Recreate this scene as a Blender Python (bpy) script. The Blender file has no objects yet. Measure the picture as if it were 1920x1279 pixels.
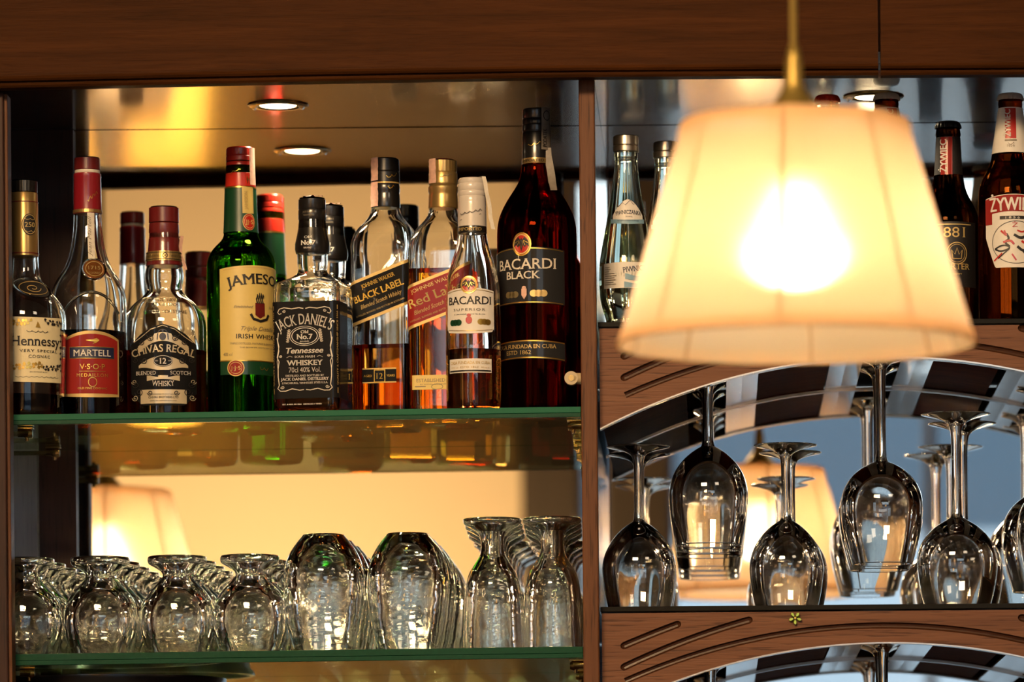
import bpy, bmesh, math, random
from math import sin, cos, pi, radians, sqrt, atan2
from mathutils import Vector, Matrix
random.seed(4)
SC = bpy.context.scene
COL = SC.collection
# ------------------------------------------------------------------ camera
F = 9700.0                      # focal length in pixels of the 1920 px wide frame
PX, PY = 1340.0, 1720.0         # where the straight-ahead direction lands in the frame
CZ = 1.30                       # camera height
ROLL = radians(0.5)
M = 5.98                        # mirror plane
YF = 5.645                      # front edge of the shelves
cam_d = bpy.data.cameras.new('camera')
cam = bpy.data.objects.new('camera', cam_d); COL.objects.link(cam)
cam_d.sensor_width = 36.0; cam_d.sensor_fit = 'HORIZONTAL'
cam_d.lens = F / 1920.0 * 36.0
cam_d.shift_x = (960.0 - PX) / 1920.0
cam_d.shift_y = (PY - 639.5) / 1920.0
cam_d.clip_start = 0.05; cam_d.clip_end = 200
cam_d.dof.use_dof = True; cam_d.dof.focus_distance = 5.69; cam_d.dof.aperture_fstop = 5.6
cam.matrix_world = Matrix.Translation((0, 0, CZ)) @ Matrix.Rotation(pi / 2, 4, 'X') @ Matrix.Rotation(-ROLL, 4, 'Z')
SC.camera = cam
# ------------------------------------------------------------------ world, exposure, render
SC.view_settings.view_transform = 'Standard'; SC.view_settings.look = 'None'
SC.view_settings.gamma = 1.0; SC.view_settings.use_curve_mapping = False
SC.view_settings.exposure = 0.0
W = bpy.data.worlds.new('world'); SC.world = W; W.use_nodes = True
bg = W.node_tree.nodes['Background']
bg.inputs[0].default_value = (0.78, 0.88, 1.0, 1); bg.inputs[1].default_value = 4.8
cy = SC.cycles
cy.max_bounces = 36; cy.transmission_bounces = 34; cy.glossy_bounces = 14; cy.diffuse_bounces = 3
cy.transparent_max_bounces = 24; cy.volume_bounces = 0
cy.caustics_reflective = False; cy.caustics_refractive = True; cy.blur_glossy = 0.3
cy.sample_clamp_indirect = 60.0; cy.use_denoising = True
cy.use_adaptive_sampling = True; cy.adaptive_threshold = 0.02

def light(name, kind, loc, energy, color, rot=None, size=0.1, size_y=None, target=None, spot=None, parent=None):
    d = bpy.data.lights.new(name, kind); d.energy = energy; d.color = color
    if kind == 'AREA':
        d.size = size
        if size_y: d.shape = 'RECTANGLE'; d.size_y = size_y
    elif kind in ('POINT', 'SPOT'):
        d.shadow_soft_size = size
        if spot: d.spot_size = radians(spot); d.spot_blend = 0.6
    o = bpy.data.objects.new(name, d); COL.objects.link(o); o.location = loc
    if target is not None:
        o.rotation_euler = (Vector(target) - Vector(loc)).to_track_quat('-Z', 'Y').to_euler()
    if rot: o.rotation_euler = rot
    if parent: o.parent = parent
    return o
# added unseen fill: two panels for the bar front, one for the far wall
WARM = (1.0, 0.66, 0.34)
light('front_fill_light', 'AREA', (-0.9, 1.9, 3.45), 21, (1.0, 0.66, 0.34), size=1.2, size_y=0.5, target=(0.0, 5.8, 1.7)).data.spread = radians(64)
light('front_fill_light', 'AREA', (1.6, 2.6, 3.35), 8, (1.0, 0.78, 0.55), size=0.7, size_y=0.4, target=(0.2, 5.8, 1.9))
light('wall_fill_light', 'AREA', (-1.30, -1.60, 1.85), 53, (1.0, 0.69, 0.33), size=1.2, size_y=0.10, target=(-1.3, -3.0, 2.9))

# ------------------------------------------------------------------ helpers
def P(px, py, Y):
    u, v = px - PX, PY - py
    x = u * cos(ROLL) + v * sin(ROLL); y = -u * sin(ROLL) + v * cos(ROLL)
    return Vector((x * Y / F, Y, CZ + y * Y / F))
def S(Y): return F / Y          # pixels per metre at distance Y

def tag(o, label=None, cat=None, group=None, kind=None):
    if label: o['label'] = label
    if cat: o['category'] = cat
    if group: o['group'] = group
    if kind: o['kind'] = kind
    return o
def empty(name, loc, label, cat, group=None, rz=0):
    o = bpy.data.objects.new(name, None); COL.objects.link(o); o.location = loc; o.rotation_euler = (0, 0, rz)
    o.empty_display_size = 0.02
    return tag(o, label, cat, group)
class MB:
    def __init__(s): s.v = []; s.f = []; s.m = []; s.mats = []
    def add(s, v, f, mi=0):
        k = len(s.v); s.v += [tuple(p) for p in v]; s.f += [tuple(i + k for i in q) for q in f]; s.m += [mi] * len(f); return s
    def box(s, a, b, mi=0):
        x0, y0, z0 = a; x1, y1, z1 = b
        v = [(x0,y0,z0),(x1,y0,z0),(x1,y1,z0),(x0,y1,z0),(x0,y0,z1),(x1,y0,z1),(x1,y1,z1),(x0,y1,z1)]
        return s.add(v, [(3,2,1,0),(4,5,6,7),(0,1,5,4),(1,2,6,5),(2,3,7,6),(3,0,4,7)], mi)
    def mesh(s, name, smooth=False, angle=35):
        me = bpy.data.meshes.new(name); me.from_pydata(s.v, [], s.f); me.update()
        if smooth:
            me.polygons.foreach_set('use_smooth', [True] * len(me.polygons))
            if angle: me.set_sharp_from_angle(angle=radians(angle))
        return me
    def build(s, name, mat=None, parent=None, smooth=False, angle=35, loc=None, bevel=0):
        me = s.mesh(name, smooth, angle)
        if mat is not None:
            for mm in (mat if isinstance(mat, (list, tuple)) else [mat]): me.materials.append(mm)
            if isinstance(mat, (list, tuple)): me.polygons.foreach_set('material_index', s.m)
        o = bpy.data.objects.new(name, me); COL.objects.link(o)
        if parent: o.parent = parent
        if loc is not None: o.location = loc
        if bevel:
            bv = o.modifiers.new('bevel', 'BEVEL'); bv.width = bevel; bv.segments = 2; bv.limit_method = 'ANGLE'
        return o
def box(name, a, b, mat, parent=None, bevel=0, kind=None):
    a2 = [min(a[i], b[i]) for i in range(3)]; b2 = [max(a[i], b[i]) for i in range(3)]
    c = [(a2[i] + b2[i]) / 2 for i in range(3)]
    o = MB().box([a2[i]-c[i] for i in range(3)], [b2[i]-c[i] for i in range(3)]).build(name, mat, parent, bevel=bevel, loc=c)
    if kind: o['kind'] = kind
    return o

# ------------------------------------------------------------------ materials
MATS = {}
def new_mat(name):
    m = bpy.data.materials.new(name); m.use_nodes = True; nt = m.node_tree
    return m, nt, nt.nodes['Principled BSDF'], nt.nodes['Material Output']
def pbr(name, col, rough=0.5, metal=0.0, coat=0.0, emis=None, estr=0, noise=0.0, spec=0.5):
    if name in MATS: return MATS[name]
    m, nt, b, out = new_mat(name)
    b.inputs['Base Color'].default_value = (*col, 1); b.inputs['Roughness'].default_value = rough
    b.inputs['Metallic'].default_value = metal; b.inputs['Coat Weight'].default_value = coat
    b.inputs['Coat Roughness'].default_value = 0.08; b.inputs['Specular IOR Level'].default_value = spec
    if emis: b.inputs['Emission Color'].default_value = (*emis, 1); b.inputs['Emission Strength'].default_value = estr
    if noise:
        n = nt.nodes.new('ShaderNodeTexNoise'); n.inputs['Scale'].default_value = 220; n.inputs['Detail'].default_value = 3
        tc = nt.nodes.new('ShaderNodeTexCoord'); nt.links.new(tc.outputs['Object'], n.inputs['Vector'])
        mx = nt.nodes.new('ShaderNodeMix'); mx.data_type = 'RGBA'; mx.inputs[0].default_value = 0
        mx.inputs[6].default_value = (*[c * (1 - noise) for c in col], 1); mx.inputs[7].default_value = (*[min(1, c * (1 + noise)) for c in col], 1)
        nt.links.new(n.outputs[0], mx.inputs[0]); nt.links.new(mx.outputs[2], b.inputs['Base Color'])
    MATS[name] = m; return m
def glass(name, col=(1, 1, 1), ior=1.5, rough=0.0):
    if name in MATS: return MATS[name]
    m, nt, b, out = new_mat(name); nt.nodes.remove(b)
    g = nt.nodes.new('ShaderNodeBsdfGlass'); g.inputs['Color'].default_value = (*col, 1); g.inputs['IOR'].default_value = ior
    g.inputs['Roughness'].default_value = rough
    nt.links.new(g.outputs[0], out.inputs['Surface']); MATS[name] = m; return m
def tint(name, col):
    if name in MATS: return MATS[name]
    m, nt, b, out = new_mat(name); nt.nodes.remove(b)
    g = nt.nodes.new('ShaderNodeBsdfTransparent'); g.inputs['Color'].default_value = (*col, 1)
    nt.links.new(g.outputs[0], out.inputs['Surface']); MATS[name] = m; return m
def wood(name, dark, light_, axis='X', rough=0.35, coat=0.3, scale=1.0, bump=0.25, pores=True, crough=0.12, spec=0.5):
    if name in MATS: return MATS[name]
    m, nt, b, out = new_mat(name); N = nt.nodes; L = nt.links
    g = N.new('ShaderNodeNewGeometry'); mp = N.new('ShaderNodeMapping')
    L.new(g.outputs['Position'], mp.inputs['Vector'])
    long_, short = 3.0 * scale, 60.0 * scale
    mp.inputs['Scale'].default_value = {'X': (long_, short, short), 'Z': (short, short, long_), 'Y': (short, long_, short)}[axis]
    n1 = N.new('ShaderNodeTexNoise'); n1.inputs['Scale'].default_value = 1.0; n1.inputs['Detail'].default_value = 6; n1.inputs['Roughness'].default_value = 0.65; n1.inputs['Distortion'].default_value = 0.6
    L.new(mp.outputs[0], n1.inputs['Vector'])
    mp2 = N.new('ShaderNodeMapping'); L.new(g.outputs['Position'], mp2.inputs['Vector'])
    l2, s2 = 22.0 * scale, 520.0 * scale
    mp2.inputs['Scale'].default_value = {'X': (l2, s2, s2), 'Z': (s2, s2, l2), 'Y': (s2, l2, s2)}[axis]
    n2 = N.new('ShaderNodeTexNoise'); n2.inputs['Scale'].default_value = 1.0; n2.inputs['Detail'].default_value = 2
    L.new(mp2.outputs[0], n2.inputs['Vector'])
    cr = N.new('ShaderNodeValToRGB'); cr.color_ramp.elements[0].position = 0.3; cr.color_ramp.elements[1].position = 0.72
    cr.color_ramp.elements[0].color = (*dark, 1); cr.color_ramp.elements[1].color = (*light_, 1)
    L.new(n1.outputs[0], cr.inputs[0])
    pr = N.new('ShaderNodeValToRGB'); pr.color_ramp.elements[0].position = 0.33; pr.color_ramp.elements[1].position = 0.43
    pr.color_ramp.elements[0].color = (0.45, 0.42, 0.4, 1); pr.color_ramp.elements[1].color = (1, 1, 1, 1)
    L.new(n2.outputs[0], pr.inputs[0])
    mx = N.new('ShaderNodeMix'); mx.data_type = 'RGBA'; mx.blend_type = 'MULTIPLY'; mx.inputs[0].default_value = 0.9 if pores else 0.3
    L.new(cr.outputs[0], mx.inputs[6]); L.new(pr.outputs[0], mx.inputs[7]); L.new(mx.outputs[2], b.inputs['Base Color'])
    bp = N.new('ShaderNodeBump'); bp.inputs['Strength'].default_value = bump; bp.inputs['Distance'].default_value = 0.0006
    L.new(n2.outputs[0], bp.inputs['Height']); L.new(bp.outputs[0], b.inputs['Normal'])
    b.inputs['Roughness'].default_value = rough; b.inputs['Coat Weight'].default_value = coat; b.inputs['Coat Roughness'].default_value = crough; b.inputs['Specular IOR Level'].default_value = spec
    MATS[name] = m; return m
clear = glass('clear_glass', (0.985, 0.99, 0.985), 1.5)
stem_glass = glass('stemware_glass', (0.985, 0.985, 0.98), 1.5)
def moulded(name):
    m = glass(name, (0.985, 0.985, 0.975), 1.5); nt = m.node_tree; g = [n for n in nt.nodes if n.type == 'BSDF_GLASS'][0]
    tc = nt.nodes.new('ShaderNodeTexCoord'); mp = nt.nodes.new('ShaderNodeMapping'); mp.inputs['Scale'].default_value = (45, 45, 110)
    no = nt.nodes.new('ShaderNodeTexNoise'); no.inputs['Scale'].default_value = 1.0; no.inputs['Detail'].default_value = 1.0
    bp = nt.nodes.new('ShaderNodeBump'); bp.inputs['Strength'].default_value = 0.5; bp.inputs['Distance'].default_value = 0.0022
    nt.links.new(tc.outputs['Object'], mp.inputs[0]); nt.links.new(mp.outputs[0], no.inputs[0]); nt.links.new(no.outputs[0], bp.inputs['Height']); nt.links.new(bp.outputs[0], g.inputs['Normal'])
    return m
moulded_glass = moulded('moulded_glass')
greenish = glass('pale_green_glass', (0.93, 0.985, 0.90), 1.5)
jgreen = glass('green_bottle_glass', (0.13, 0.42, 0.025), 1.48)
dark_rum = glass('dark_rum_bottle', (0.22, 0.024, 0.006), 1.42)
beer_brown = glass('brown_beer_glass', (0.30, 0.10, 0.02), 1.42)
beer_black = glass('black_beer_glass', (0.16, 0.07, 0.03), 1.42)
shelf_glass = glass('shelf_glass', (0.86, 0.95, 0.88), 1.5)
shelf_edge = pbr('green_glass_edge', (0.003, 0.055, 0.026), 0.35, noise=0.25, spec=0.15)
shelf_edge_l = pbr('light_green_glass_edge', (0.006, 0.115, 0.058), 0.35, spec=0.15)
dark_edge = pbr('smoked_edge', (0.010, 0.009, 0.007), 0.4, spec=0.08)
amber = tint('amber_spirit', (0.91, 0.53, 0.17)); amber2 = tint('golden_spirit', (0.93, 0.52, 0.10)); palet = tint('tan_spirit', (0.82, 0.60, 0.36))
cognac = tint('cognac_spirit', (0.40, 0.09, 0.02)); cognac_d = tint('dark_cognac_spirit', (0.3, 0.07, 0.03))
post_wood = wood('warm_oak', (0.095, 0.034, 0.013), (0.165, 0.066, 0.027), 'Z', 0.5, 0.0, bump=0.5, spec=0.2)
val_wood = wood('carved_oak', (0.12, 0.048, 0.024), (0.20, 0.088, 0.046), 'X', 0.5, 0.0, bump=0.5, spec=0.2)
fascia_wood = wood('fascia_wood', (0.034, 0.0120, 0.0034), (0.074, 0.0250, 0.0070), 'X', 0.5, 0.0, bump=0.5, pores=False, scale=1.6, spec=0.03)
dark_post = wood('dark_post_wood', (0.026, 0.008, 0.004), (0.045, 0.014, 0.007), 'Z', 0.5, 0.0, bump=0.3, spec=0.25)
soffit_wood = wood('polished_soffit', (0.085, 0.035, 0.014), (0.14, 0.062, 0.024), 'X', 0.22, 1.0, bump=0.7, crough=0.09)
rail_wood = wood('pale_birch', (0.58, 0.53, 0.47), (0.72, 0.68, 0.62), 'Y', 0.25, 1.0, bump=0.3, scale=0.8, crough=0.10, spec=0.9)
rack_wood = wood('mahogany', (0.12, 0.024, 0.009), (0.20, 0.045, 0.016), 'X', 0.7, 0.0, bump=0.2, spec=0.05)
rack_dark = wood('dark_rack_wood', (0.040, 0.016, 0.009), (0.070, 0.028, 0.015), 'X', 0.7, 0.0, bump=0.2, spec=0.05)
groove_shade_wood = wood('groove_shade_wood', (0.036, 0.012, 0.004), (0.060, 0.020, 0.007), 'X', 0.4, 0.1, spec=0.2)  # darker tone paints the shade inside the routed grooves
side_wood = wood('side_wood', (0.05, 0.022, 0.012), (0.10, 0.045, 0.025), 'Z', 0.22, 0.9, bump=0.3)
strip_mat = pbr('edge_band', (0.62, 0.55, 0.48), 0.22, 0.6, coat=0.3)
brass = pbr('brass', (0.42, 0.30, 0.12), 0.25, 1.0)
chrome = pbr('chrome', (0.72, 0.68, 0.62), 0.12, 1.0)
paper = pbr('white_paper', (0.78, 0.74, 0.68), 0.5, noise=0.04)
cream = pbr('cream_paper', (0.80, 0.70, 0.44), 0.5, noise=0.04)
yellow_l = pbr('yellow_label', (0.74, 0.56, 0.17), 0.42, noise=0.04)
black_l = pbr('black_label', (0.010, 0.010, 0.011), 0.6, coat=0.25, spec=0.08)
charcoal_l = pbr('charcoal_label', (0.022, 0.022, 0.024), 0.6, coat=0.25, spec=0.08)
red_l = pbr('deep_red_label', (0.30, 0.018, 0.014), 0.55, coat=0.2, spec=0.15)
red_b = pbr('bright_red', (0.50, 0.02, 0.012), 0.3, coat=0.4)
gold = pbr('gold_foil', (0.72, 0.47, 0.10), 0.28, 0.9)
gold_p = pbr('gold_print', (0.62, 0.44, 0.16), 0.4, 0.3)
silver = pbr('silver_foil', (0.66, 0.56, 0.38), 0.3, 0.25, coat=0.5)
navy = pbr('navy_print', (0.012, 0.018, 0.06), 0.4)
ink = pbr('black_ink', (0.012, 0.010, 0.010), 0.5)
ink_s = pbr('grey_ink', (0.22, 0.18, 0.12), 0.5)
white_p = pbr('white_print', (0.82, 0.80, 0.74), 0.5)
green_p = pbr('bottle_green_print', (0.008, 0.055, 0.022), 0.35, coat=0.3)
strip_pink = pbr('pink_tax_strip', (0.72, 0.44, 0.34), 0.5, noise=0.35)
strip_white = pbr('pale_tax_strip', (0.72, 0.66, 0.56), 0.5, noise=0.25)
burg = pbr('burgundy_cap', (0.15, 0.012, 0.012), 0.3, coat=0.4)
burg_b = pbr('crimson_capsule', (0.27, 0.010, 0.018), 0.3, coat=0.5)
black_c = pbr('black_cap', (0.010, 0.009, 0.009), 0.28, coat=0.4)
red_cap = pbr('red_cap', (0.60, 0.030, 0.016), 0.25, coat=0.6)
gold_cap = pbr('gold_cap', (0.50, 0.33, 0.12), 0.30, 0.75)
white_cap = pbr('white_cap', (0.66, 0.60, 0.54), 0.3, coat=0.4)
alu = pbr('aluminium_cap', (0.48, 0.42, 0.34), 0.3, 0.95)
blue_p = pbr('pale_blue_print', (0.22, 0.38, 0.50), 0.45)
copper = pbr('copper_seal', (0.50, 0.18, 0.05), 0.3, 0.8)
plaster = pbr('peach_plaster', (0.74, 0.58, 0.42), 0.8)
mirror_m = pbr('mirror', (0.86, 0.85, 0.80), 0.0, 1.0)

# ------------------------------------------------------------------ setting: the bar room
def struct(name, a, b, mat, bevel=0): return box(name, a, b, mat, kind='structure', bevel=bevel)
floor_m = wood('floor_boards', (0.05, 0.03, 0.015), (0.10, 0.06, 0.03), 'Y', 0.3, 0.4)
ceil_m = pbr('ceiling_paint', (0.42, 0.36, 0.28), 0.8)
struct('floor', (-4.5, -3.2, -0.1), (4.5, 6.3, 0), floor_m)
struct('ceiling', (-4.5, -3.2, 3.9), (4.5, 6.3, 4.0), ceil_m)
struct('wall_left', (-4.6, -3.2, 0), (-4.5, 6.3, 3.9), plaster)
struct('wall_right', (4.5, -3.2, 0), (4.6, 6.3, 3.9), plaster)
struct('wall_behind_bar', (-4.5, 6.1, 0), (4.5, 6.2, 3.9), plaster)
TB = 2 * M + 3.0                 # optical distance to the far wall seen in the mirror
def bx(px): return (px - PX) * TB / F
WB0, WB1 = -3.1, -3.0
dark_pl = wood('pillar_wood', (0.03, 0.018, 0.011), (0.055, 0.032, 0.02), 'Z', 0.5, 0.0)
struct('wall_back', (-2.9, WB0, 0), (bx(985), WB1, 3.9), plaster)
struct('wall_back', (-4.5, WB0, 0), (-4.05, WB1, 3.9), plaster); struct('wall_back', (-3.6, WB0, 0), (-3.35, WB1, 3.9), plaster)
struct('added_wainscot', (-2.9, WB1, 0), (bx(985), WB1 + .03, 1.22), wood('wainscot_wood', (0.13, 0.072, 0.026), (0.20, 0.115, 0.045), 'Z', 0.5, 0.1))  # wainscot added out of view to darken the soffit reflection
struct('wall_back', (bx(985), WB0, 0), (bx(1092), WB1 + 0.06, 3.9), dark_pl)       # door pillar
struct('wall_back', (bx(1150), WB0, 0), (bx(1262), WB1 + 0.06, 3.9), dark_pl)
XE = 2.9
struct('wall_back', (XE, WB0, 0), (4.5, WB1, 3.9), plaster)
WZ0, WZ1 = 0.55, 3.46
for a, b in ((bx(1092), bx(1150)), (bx(1262), XE), (-4.05, -3.6), (-3.35, -2.9)):
    struct('wall_back', (a, WB0, 0), (b, WB1, WZ0), plaster)
    struct('wall_back', (a, WB0, WZ1), (b, WB1, 3.9), dark_pl)
struct('wall_back_pilaster', (bx(60), WB1, 0), (bx(188), WB1 + 0.1, 3.9), dark_pl)
frame_m = pbr('window_frame_paint', (0.10, 0.07, 0.05), 0.5)
pane_m, _nt, _b, _out = new_mat('window_glass'); _nt.nodes.remove(_b)
_t = _nt.nodes.new('ShaderNodeBsdfTransparent'); _g = _nt.nodes.new('ShaderNodeBsdfGlossy'); _x = _nt.nodes.new('ShaderNodeMixShader')
_t.inputs[0].default_value = (0.95, 0.98, 0.97, 1); _g.inputs['Roughness'].default_value = 0.02; _x.inputs[0].default_value = 0.06
_nt.links.new(_t.outputs[0], _x.inputs[1]); _nt.links.new(_g.outputs[0], _x.inputs[2]); _nt.links.new(_x.outputs[0], _out.inputs[0])
def window(n, x0, x1, cols):
    w = bpy.data.objects.new('window_%d' % n, None); COL.objects.link(w); w['kind'] = 'structure'; w.location = (0, 0, 0)
    t = 0.03
    box('window_frame', (x0, WB0 + .01, WZ1 - t), (x1, WB1 - .01, WZ1), frame_m, w)
    box('window_frame', (x0, WB0 + .01, WZ0), (x1, WB1 - .01, WZ0 + t), frame_m, w)
    for i in range(cols + 1):
        x = x0 + (x1 - x0) * i / cols
        box('mullion', (x - t / 2, WB0 + .01, WZ0), (x + t / 2, WB1 - .01, WZ1), frame_m, w)
    for i in range(cols):
        xa = x0 + (x1 - x0) * i / cols + t / 2; xb = x0 + (x1 - x0) * (i + 1) / cols - t / 2
        box('pane', (xa, -3.055, WZ0 + t), (xb, -3.049, WZ1 - t), pane_m, w)
    p = light('window_portal', 'AREA', ((x0 + x1) / 2, -3.0, (WZ0 + WZ1) / 2), 1, (1, 1, 1), rot=(radians(90), 0, 0), size=x1 - x0, size_y=WZ1 - WZ0)
    p.data.cycles.is_portal = True
window(1, bx(1092), bx(1150), 1); window(2, bx(1262), XE, 4); window(3, -4.05, -3.6, 1); window(4, -3.35, -2.9, 1)  # last two windows are added out of view for bright streaks on bottles
# folded curtains, added out of view to put coloured streaks in the soffit reflection
def curtain(x0, x1, z0, z1, mat, label):
    b = MB(); n = int((x1 - x0) * 90) + 8; v = []; f = []
    for i in range(n + 1):
        x = x0 + (x1 - x0) * i / n; y = WB1 + 0.13 + 0.03 * sin(i * 1.05)
        v += [(x, y, z0), (x, y, z1), (x, y + .004, z0), (x, y + .004, z1)]
    for i in range(n):
        a = i * 4; f += [(a, a + 4, a + 5, a + 1), (a + 2, a + 3, a + 7, a + 6), (a, a + 2, a + 6, a + 4), (a + 1, a + 5, a + 7, a + 3)]
    o = b.add(v, f).build('curtain', mat, smooth=True); tag(o, label, 'curtain'); return o
curtain(bx(1385), bx(1418), .05, 1.9, pbr('ochre_cloth', (0.55, 0.36, 0.14), 0.8), 'ochre cafe curtain added at the far window to tint the soffit reflection')
curtain(bx(1540), bx(1556), .05, 1.9, pbr('rust_cloth', (0.55, 0.16, 0.07), 0.8), 'narrow rust curtain added at the far window to streak the soffit reflection')
curtain(bx(1606), bx(1662), .05, 1.9, pbr('taupe_cloth', (0.22, 0.17, 0.14), 0.8), 'taupe cafe curtain added at the far window to streak the soffit reflection')
curtain(bx(1828), bx(1868), .05, 1.9, pbr('plum_cloth', (0.20, 0.10, 0.08), 0.8), 'plum brown cafe curtain added at the far window to streak the soffit reflection')
# added unseen lamps: their warm shades make the golden glow in the glossy soffit
def glow_lamp(x, label):
    r = empty('glow_lamp', (x, -2.55, 0.0), label, 'lamp', 'added glow lamps by the far wall')
    lathe_obj('base', [(0.0, .09), (.02, .09), (.03, .02), (.50, .015), (.52, .0001)], brass, r, n=24)
    lathe_obj('lamp_shade', [(0.48, .145), (0.965, .10), (0.966, .096), (0.485, .140)], pbr('lit_shade', (0.8, 0.6, 0.3), 0.7, emis=(1.0, 0.46, 0.055), estr=6.5), r, n=32, closed=True)
def outside():
    o = box('ground_outside', (-20, -40, -0.3), (20, -3.2, -0.12), pbr('paving', (0.25, 0.25, 0.25), 0.8)); o['kind'] = 'structure'
    b = empty('building', (1.5, -12, -0.12), 'pale facade with a slate blue awning band across the street', 'building')
    def lb(n, a, c, m): box(n, (a[0] , a[1], a[2]), (c[0], c[1], c[2]), m, b)
    lb('wall', (-7, 0, 0), (8, 2, 3.05), pbr('facade', (0.31, 0.37, 0.44), 0.8))
    lb('awning', (-7, -.2, 3.05), (8, 2, 3.62), pbr('slate_blue', (0.034, 0.066, 0.105), 0.7))
outside()
# ------------------------------------------------------------------ shape helpers
def perim(h, c, s):
    h = max(h, 1e-7); c = min(c, h); a = h - c; q = pi * c / 2; PL = 2 * a + q
    s += a; k = math.floor(s / PL); t = s - k * PL
    if t <= 2 * a or q < 1e-9: x, y = t - a, -h
    else:
        an = (t - 2 * a) / c; x, y = a + c * sin(an), -a - c * cos(an)
    for _ in range(int(k) % 4): x, y = -y, x
    return x, y
def total(h, c): c = min(c, h); return 4 * (2 * (h - c) + pi * c / 2)
def rings_mesh(rings, n, close0=True, close1=True, flip=False, knurl=None, mb=None):
    """rings: list of (z, h, c)"""
    v = []; f = []
    for j, rg in enumerate(rings):
        z, h, c = rg[:3]
        T = total(h, c)
        for i in range(n):
            hh = h
            if knurl and knurl[0] <= z <= knurl[1] and i % 3 == 0: hh = h * (1 - knurl[2])
            x, y = perim(hh, c if c < h else hh, (total(hh, c if c < h else hh)) * i / n)
            v.append((x, y, z))
    for j in range(len(rings) - 1):
        for i in range(n):
            a = j * n + i; b = j * n + (i + 1) % n
            f.append((a, b, b + n, a + n) if not flip else (a, a + n, b + n, b))
    if close0:
        k = len(v); v.append((0, 0, rings[0][0]))
        for i in range(n): f.append((k, (i + 1) % n, i) if not flip else (k, i, (i + 1) % n))
    if close1:
        k = len(v); v.append((0, 0, rings[-1][0])); o = (len(rings) - 1) * n
        for i in range(n): f.append((k, o + i, o + (i + 1) % n) if not flip else (k, o + (i + 1) % n, o + i))
    mb = mb or MB(); return mb.add(v, f)
def lathe_obj(name, prof, mat, parent, n=48, closed=False, smooth=True, angle=40, z0=0, cap=True):
    """prof: list of (z, r); closed joins last to first (a thin shell)"""
    rg = [(z + z0, r, r) for z, r in prof]
    if closed: rg = rg + [rg[0]]
    return rings_mesh(rg, n, cap and not closed, cap and not closed).build(name, mat, parent, smooth=smooth, angle=angle)
def chaikin(pts, it=2):
    for _ in range(it):
        out = [pts[0]]
        for a, b in zip(pts, pts[1:]):
            out.append(tuple(a[i] * .75 + b[i] * .25 for i in range(len(a)))); out.append(tuple(a[i] * .25 + b[i] * .75 for i in range(len(a))))
        out.append(pts[-1]); pts = out
    return pts
def tube_mb(path, r, n=10, mb=None, cap=True):
    mb = mb or MB(); v = []; f = []
    for k, p in enumerate(path):
        p = Vector(p); d = (Vector(path[min(k + 1, len(path) - 1)]) - Vector(path[max(k - 1, 0)])).normalized()
        up = Vector((0, 1, 0)) if abs(d.y) < .9 else Vector((1, 0, 0))
        a = d.cross(up).normalized(); b = d.cross(a).normalized()
        rr = r[k] if isinstance(r, (list, tuple)) else r
        for i in range(n): v.append(p + (a * cos(2 * pi * i / n) + b * sin(2 * pi * i / n)) * rr)
    for k in range(len(path) - 1):
        for i in range(n):
            x = k * n + i; y = k * n + (i + 1) % n; f.append((x, y, y + n, x + n))
    if cap: f.append(tuple(range(n))[::-1]); f.append(tuple((len(path) - 1) * n + i for i in range(n)))
    return mb.add(v, f)
# ------------------------------------------------------------------ flat print: 2-D shapes in photo pixels (u right, v down)
_tc = {}
def text2d(s, bold=0.0, spacing=1.0, shear=0.0, serif=False):
    key = (s, bold, spacing, shear, serif)
    if key in _tc: return _tc[key]
    c = bpy.data.curves.new('tmp', 'FONT'); c.body = s; c.size = 1; c.offset = 0; c.space_character = spacing; c.shear = shear
    c.resolution_u = 3; c.fill_mode = 'FRONT' if hasattr(c, 'fill_mode') else 'FRONT'
    o = bpy.data.objects.new('tmp', c); COL.objects.link(o)
    dg = bpy.context.evaluated_depsgraph_get(); me = bpy.data.meshes.new_from_object(o.evaluated_get(dg))
    v = [(p.co.x, p.co.y) for p in me.vertices]; f = [tuple(p.vertices) for p in me.polygons]
    if serif:
        cnt = {}
        for p in me.polygons:
            for e in p.edge_keys: cnt[e] = cnt.get(e, 0) + 1
        for (a, b_), c_ in cnt.items():
            if c_ != 1: continue
            (xa, ya), (xb, yb) = v[a], v[b_]
            L = abs(xa - xb)
            if abs(ya - yb) < .012 and .04 < L < .17 and (abs(ya) < .02 or .42 < ya < .54 or .64 < ya < .8):
                x0_, x1_ = min(xa, xb) - .045, max(xa, xb) + .045; t = .034; k = len(v)
                y0_ = ya if ya < .02 else ya - t
                v += [(x0_, y0_), (x1_, y0_), (x1_, y0_ + t), (x0_, y0_ + t)]; f.append((k, k + 1, k + 2, k + 3))
    bpy.data.objects.remove(o); bpy.data.curves.remove(c); bpy.data.meshes.remove(me)
    if bold:
        v0, f0 = v, f; v = []; f = []
        for dx, dy in ((-bold, 0), (bold, 0), (0, bold * .5), (0, -bold * .5)):
            k = len(v); v += [(x + dx, y + dy) for x, y in v0]; f += [tuple(i + k for i in q) for q in f0]
    _tc[key] = (v, f); return v, f
CAPH = 0.70
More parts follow.
